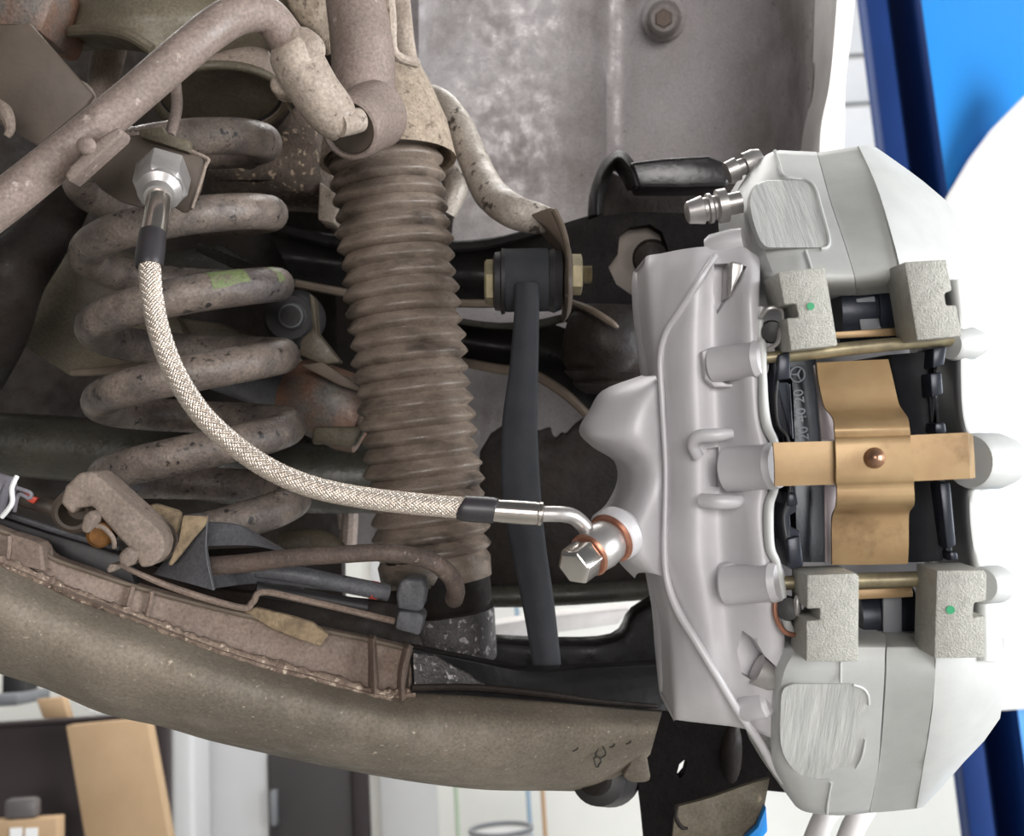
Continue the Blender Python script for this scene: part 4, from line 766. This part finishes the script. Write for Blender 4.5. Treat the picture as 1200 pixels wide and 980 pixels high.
# lower bridge
build('lower_bridge', MB().patch([[(900, 744, .474), (940, 744, .462), (985, 744, .456), (1037, 744, .456)], [(903, 756, .462), (936, 755, .446), (985, 755, .442), (1038, 755, .441)], [(906, 766, .456), (930, 766, .443), (985, 766, .440), (1037, 766, .439)], [(904, 800, .460), (916, 800, .446), (980, 800, .443), (1036, 800, .442)], [(898, 880, .492), (914, 884, .470), (980, 888, .467), (1030, 890, .467)], [(912, 915, .505), (926, 920, .486), (985, 924, .484), (1025, 922, .484)], [(932, 945, .525), (945, 952, .512), (980, 956, .510), (1018, 953, .510)]], .045, 3, 4), M['silver_light'], cl, angle=40)
build('lower_bridge_band', MB().patch([[(1039, 744, .458), (1068, 744, .458), (1097, 744, .458)], [(1040, 755, .444), (1068, 755, .444), (1098, 756, .444)], [(1039, 766, .441), (1068, 766, .441), (1097, 768, .441)], [(1038, 805, .445), (1066, 808, .445), (1094, 812, .445)], [(1031, 890, .4695), (1057, 890, .4695), (1083, 890, .4695)], [(1019, 953, .512), (1046, 951, .512), (1073, 948, .512)]], .045, 3, 4), M['band'], cl, angle=40)
build('outer_body_lower', MB().patch([[(1098, 746, .456), (1138, 746, .456), (1176, 748, .47)], [(1098, 758, .442), (1136, 760, .444), (1177, 762, .462)], [(1097, 770, .439), (1135, 772, .441), (1177, 776, .462)], [(1093, 830, .450), (1132, 836, .453), (1172, 842, .475)], [(1083, 893, .470), (1106, 898, .474), (1130, 893, .495)], [(1074, 948, .511), (1082, 946, .512), (1092, 936, .522)]], .05, 1, 2), M['silver_light'], cl, angle=40)
# machined pads on the bridges, following the surface
def du(y): 
    k = [(177, .505), (207, .485), (242, .467), (283, .451), (320, .442)]
    for (a, b), (c, d) in zip(k, k[1:]):
        if y <= c: return b + (d - b) * (y - a) / (c - a)
    return .442
def dl(y):
    k = [(766, .4405), (800, .4435), (888, .4675), (924, .4845), (956, .511)]
    for (a, b), (c, d) in zip(k, k[1:]):
        if y <= c: return b + (d - b) * (y - a) / (c - a)
    return .511
def pad_patch(L_, R_, fd, ys, off):
    rows = []
    for y in ys:
        def xi(lst):
            for (a, b), (c, d) in zip(lst, lst[1:]):
                if y <= c: return b + (d - b) * (y - a) / (c - a)
            return lst[-1][1]
        a, b = xi(L_), xi(R_)
        rows.append([(a + (b - a) * t, y, fd(y) - off) for t in (0, .25, .5, .75, 1)])
    return rows
up = pad_patch([(211, 900), (216, 884), (240, 878), (270, 886), (284, 892), (290, 900)], [(211, 942), (220, 954), (250, 963), (275, 969), (285, 970), (290, 962)], lambda y: du(y) + .0012, [211, 215, 222, 235, 250, 265, 278, 285, 290], .0052)
build('machined_pad', MB().patch(up, .007, 2, 2), M['brushed'], cl, angle=50)
lp = pad_patch([(802, 930), (806, 920), (815, 916), (850, 914), (880, 916), (900, 926), (910, 942), (914, 960)], [(802, 1000), (806, 1010), (815, 1017), (835, 1018), (870, 1013), (890, 1008), (903, 998), (914, 972)], lambda y: dl(y) + .0006, [802, 806, 815, 835, 855, 875, 890, 903, 909, 914], .0025)
build('machined_pad', MB().patch(lp, .004, 2, 2), M['brushed'], cl, angle=50)
for q in ([(908, 177), (913, 192), (918, 206), (932, 209), (944, 211), (955, 221), (963, 248), (971, 278), (970, 289), (962, 292)], [(944, 294), (948, 306), (951, 316)]):
    build('raised_line', MB().tube([(x, y, du(y) - .0042, 2.2) for x, y in q], 5, 8), M['silver_light'], cl)
for q in ([(985, 776), (985, 800)], [(1000, 803), (1011, 807), (1017, 815), (1018, 826)], [(1014, 866), (1010, 886), (1003, 900)], [(974, 917), (970, 940), (969, 954)]):
    build('raised_line', MB().tube([(x, y, dl(y) - .0020, 1.6) for x, y in q], 5, 8), M['silver_light'], cl)
# abutment plates
def plate(outline, d, th, slot, side):
    pts = list(outline)
    return build('abutment_plate', MB().prism(pts, d, th), M['block'], cl, bevel=.0006)
plate([(912, 319), (967, 313), (982, 405), (927, 411), (922, 373), (936, 372), (933, 356), (919, 357)], .424, .026, None, 0)
plate([(1060, 307), (1109, 304), (1116, 340), (1107, 344), (1109, 358), (1121, 358), (1128, 394), (1075, 399)], .424, .022, None, 1)
plate([(946, 674), (1003, 672), (1007, 676), (1006, 776), (945, 776), (945, 728), (961, 727), (961, 713), (946, 714)], .424, .024, None, 0)
plate([(1098, 669), (1153, 668), (1157, 674), (1156, 704), (1142, 707), (1140, 724), (1155, 722), (1154, 771), (1095, 772)], .424, .022, None, 1)
build('paint_dot', MB().prism([(950 + 4.5 * math.cos(t), 359 + 4.5 * math.sin(t)) for t in [i * math.pi / 7 for i in range(14)]], .4236, .0005), M['green'], cl)
build('paint_dot', MB().prism([(1114 + 5.2 * math.cos(t), 715 + 5 * math.sin(t)) for t in [i * math.pi / 7 for i in range(14)]], .4236, .0005), M['green'], cl)
# pins across the window
build('pad_pin', MB().tube([(886, 421, .442, 6), (940, 415, .442, 8), (1040, 404, .442, 8), (1120, 399, .444, 6)], 2, 18), M['zinc'], cl)
build('pad_pin', MB().tube([(900, 684, .446, 8), (1000, 681, .446, 9), (1100, 678, .446, 9), (1150, 676, .447, 8)], 2, 18), M['zinc'], cl)
build('spring_leaf', MB().prism([(975, 389), (1055, 384), (1058, 393), (978, 397)], .452, .003), M['gold'], cl, bevel=.0004)
build('spring_leaf', MB().prism([(1000, 691), (1070, 688), (1070, 700), (1000, 703)], .456, .003), M['gold'], cl, bevel=.0004)
# eyelets in the window corners
build('pad_eyelet', MB().lathe((905, 389, .438), (904, 389, .448), [(0, 5), (.05, 12), (1, 14)], 20), M['rubber'], cl)
build('eyelet_ring', MB().tube([(892, 372, .44, 3), (900, 362, .438, 3), (914, 362, .438, 3), (917, 372, .438, 2.5), (915, 388, .437, 4), (911, 402, .438, 3), (899, 410, .44, 2.5)], 5, 10), M['satin'], cl)
build('pad_eyelet', MB().lathe((924, 714, .438), (923, 714, .450), [(0, 4), (.05, 13), (1, 16)], 20), M['rubber'], cl)
build('eyelet_ring', MB().tube([(912, 690, .44, 2.5), (908, 712, .44, 3), (912, 730, .44, 3), (922, 742, .44, 3), (940, 745, .442, 2.5)], 5, 10), M['copper'], cl)
build('eyelet_stud', MB().ball((934, 710, .438), 8, (.6, 1.6, .6)), M['satin'], cl)
build('piston', MB().lathe((975, 369, .475), (1050, 366, .475), [(0, 42), (.55, 42), (.56, 45), (.95, 45), (1, 40)], 30), M['pad_steel'], cl)
build('piston', MB().lathe((1000, 722, .480), (1065, 720, .480), [(0, 38), (.35, 38), (.36, 42), (.95, 42), (1, 38)], 30), M['pad_steel'], cl)
build('piston_stripe', MB().prism([(1003, 350), (1025, 347), (1034, 390), (1010, 392)], .4600, .002), M['greyp'], cl, bevel=.0004)
build('piston_stripe', MB().prism([(1035, 700), (1057, 700), (1057, 748), (1035, 748)], .4640, .002), M['greyp'], cl, bevel=.0004)
build('window_floor', MB().prism([(890, 340), (1120, 335), (1150, 760), (920, 760)], .53, .01), M['silver'], cl)
# ------------------------------------------------------------------ pads
ip = thing('brake_pad', (930, 540, .47), 'black brake pad with printed emblem and numbers beside the inner half', 'brake pad', 'brake pads in the caliper window')
build('friction_block', MB().patch([[(925, 416, .446), (942, 415, .450), (956, 414, .456)], [(930, 470, .446), (945, 470, .450), (958, 470, .456)], [(932, 560, .446), (950, 560, .450), (966, 560, .456)], [(934, 659, .446), (952, 659, .450), (970, 659, .456)]], .05, 3, 4), M['pad_black'], ip, angle=60)
build('backing_plate', MB().prism([(907, 424), (912, 422), (913, 440), (910, 448), (924, 448), (928, 512), (932, 575), (934, 600), (926, 604), (927, 618), (938, 622), (938, 656), (937, 660), (926, 660), (921, 640), (916, 608), (926, 580), (926, 514), (911, 500), (907, 470), (907, 440)], .441, .05), M['pad_steel'], ip, bevel=.0006)
build('backing_tab', MB().prism([(912, 416), (926, 412), (927, 444), (911, 446)], .437, .02), M['pad_steel'], ip, bevel=.0008)
build('backing_tab', MB().prism([(922, 632), (938, 628), (942, 664), (926, 668)], .438, .02), M['pad_steel'], ip, bevel=.0008)
build('backing_tab', MB().prism([(923, 578), (933, 577), (936, 592), (923, 594)], .439, .02), M['pad_steel'], ip, bevel=.0008)
build('shim_line', MB().tube([(925, 450, .4405, 1), (929, 514, .4405, 1)], 2, 6), M['pad_steel'], ip)
build('plate_curve', MB().tube([(911, 446, .4405, 2), (909, 470, .4405, 2), (912, 498, .4405, 2), (924, 518, .4405, 2), (925, 576, .4405, 2), (918, 606, .4405, 2), (923, 640, .4405, 2.5), (930, 664, .4405, 2.5)], 5, 8), M['rubber'], ip)
# printed number and star emblem on the block
def text_mesh(txt, size, origin, ux, uy):
    cu = bpy.data.curves.new('number_print', 'FONT'); cu.body = txt; cu.size = size; cu.extrude = 0; cu.resolution_u = 3
    to = bpy.data.objects.new('tmp_text', cu); COL.objects.link(to)
    dg = bpy.context.evaluated_depsgraph_get(); me = to.evaluated_get(dg).to_mesh()
    n = ux.cross(uy); vs = [origin + ux * v.co.x + uy * v.co.y for v in me.vertices]
    k = len(vs); fs = [tuple(p.vertices) for p in me.polygons]
    vs2 = vs + [v + n * .0002 for v in vs]; fs2 = fs + [tuple(i + k for i in f) for f in fs]
    to.to_mesh_clear(); bpy.data.objects.remove(to); bpy.data.curves.remove(cu)
    return MB().add(vs2, fs2)
A, B = P(945, 512, .4488), P(937, 447, .4488)
ux = (B - A).normalized(); uy = -(RTC - ux * RTC.dot(ux)).normalized()
A2 = P(948, 516, .4455)
build('number_print', text_mesh('20 40 20', 17.0 * .449 / FPX * 1.0, A2, ux, uy), M['print'], ip, angle=180)
star = MB()
cx, cy, rs = 934.5, 439, 8.5
star.tube([(cx + rs * math.cos(t), cy + rs * math.sin(t) * 1.05, .4452, .9) for t in [i * math.pi / 10 for i in range(20)]], 1, 6, closed=True)
for k in range(3):
    t = math.radians(180 + 120 * k)
    star.tube([(cx, cy, .4452, 1.5), (cx + rs * math.cos(t), cy + rs * math.sin(t) * 1.05, .4452, .5)], 1, 6)
build('emblem_print', star, M['print'], ip)
op = thing('brake_pad', (1085, 560, .47), 'black brake pad with plain bluish tabs beside the outer half', 'brake pad', 'brake pads in the caliper window')
build('friction_block', MB().patch([[(1040, 416, .458), (1065, 414, .452), (1094, 412, .448)], [(1052, 480, .458), (1072, 480, .452), (1100, 480, .448)], [(1060, 580, .458), (1080, 580, .452), (1106, 580, .448)], [(1062, 659, .458), (1082, 659, .452), (1105, 657, .448)]], .05, 3, 4), M['pad_black'], op, angle=60)
build('backing_plate', MB().prism([(1095, 412), (1102, 412), (1101, 427), (1092, 432), (1090, 440), (1102, 438), (1104, 460), (1098, 466), (1096, 490), (1094, 502), (1106, 508), (1108, 560), (1116, 620), (1117, 657), (1111, 657), (1108, 642), (1100, 566), (1100, 520), (1090, 460)], .446, .05), M['pad_black'], op, bevel=.0006)
for q in ([(1094, 408), (1110, 406), (1107, 428), (1093, 432)], [(1090, 438), (1104, 436), (1106, 462), (1092, 466)], [(1096, 496), (1108, 495), (1110, 508), (1096, 508)], [(1101, 566), (1114, 565), (1121, 640), (1110, 644)], [(1113, 647), (1122, 647), (1124, 657), (1114, 657)]):
    build('backing_tab', MB().prism(q, .440, .02), M['pad_steel'], op, bevel=.0008)
# gold spring clip
gc = thing('pad_spring_clip', (1025, 540, .42), 'gold cross shaped pad spring with a domed rivet', 'spring clip')
def strap(rows, th): return MB().patch(rows, th, 2, 4)
build('long_strap', MB().patch([[(957, 425, .442), (1000, 423, .441), (1041, 421, .442)], [(960, 450, .436), (1004, 448, .435), (1047, 446, .436)], [(966, 476, .432), (1010, 474, .431), (1053, 472, .432)], [(972, 484, .428), (1014, 482, .427), (1058, 481, .428)], [(977, 492, .418), (1020, 491, .417), (1064, 490, .418)], [(978, 503, .414), (1022, 502, .413), (1066, 501, .414)], [(979, 512, .4145), (1023, 511, .4135), (1067, 510, .4145)], [(979, 516, .4125), (1023, 515, .4115), (1067, 514, .4125)], [(980, 540, .4115), (1024, 539, .411), (1068, 538, .4115)], [(980, 564, .4125), (1025, 563, .4115), (1071, 562, .4125)], [(981, 570, .4145), (1026, 569, .4135), (1071, 568, .4145)], [(981, 585, .415), (1026, 585, .414), (1072, 584, .415)], [(980, 594, .420), (1026, 594, .419), (1071, 593, .420)], [(977, 601, .430), (1022, 601, .429), (1066, 600, .430)], [(975, 612, .433), (1020, 612, .432), (1065, 611, .433)], [(975, 640, .436), (1020, 640, .435), (1065, 639, .436)], [(975, 662, .440), (1020, 662, .439), (1064, 661, .440)]], .0016, 2, 3), M['gold'], gc, angle=50)
build('cross_strap', MB().patch([[(906, 519, .4205), (978, 517, .4165), (1070, 510, .416), (1134, 507, .4165), (1140, 510, .425)], [(908, 545, .420), (979, 542, .416), (1071, 537, .4155), (1136, 534, .416), (1142, 535, .425)], [(908, 570, .4205), (980, 568, .4165), (1072, 564, .416), (1137, 561, .4165), (1143, 560, .425)]], .0016, 1, 2), M['gold'], gc, angle=30)
build('rivet', MB().lathe((1024, 537, .4065), (1024.3, 536.8, .4125), [(0, 3), (.15, 7), (.5, 11.5), (.9, 13), (1, 13)], 24), M['rivet'], gc, angle=70)
build('shim', MB().prism([(953, 428), (961, 426), (970, 478), (977, 492), (978, 516), (962, 515), (958, 460)], .446, .002), M['shim'], gc, bevel=.0004)
build('shim', MB().prism([(966, 570), (981, 570), (981, 590), (974, 604), (973, 660), (967, 660)], .446, .002), M['shim'], gc, bevel=.0004)
# pale hoop below the caliper
tag(build('pale_hoop', MB().tube([(945, 1010, .66, 13), (965, 960, .66, 13), (985, 938, .68, 12)], 5, 12), M['lip']), 'pale curved pipe hanging below the caliper foot', 'pipe')
tag(build('pale_hoop', MB().tube([(985, 1010, .62, 14), (1000, 970, .62, 14), (1015, 945, .64, 13)], 5, 12), M['lip']), 'pale curved pipe under the caliper lower bridge', 'pipe')
for o in bpy.data.objects:
    if 'at' in o: del o['at']
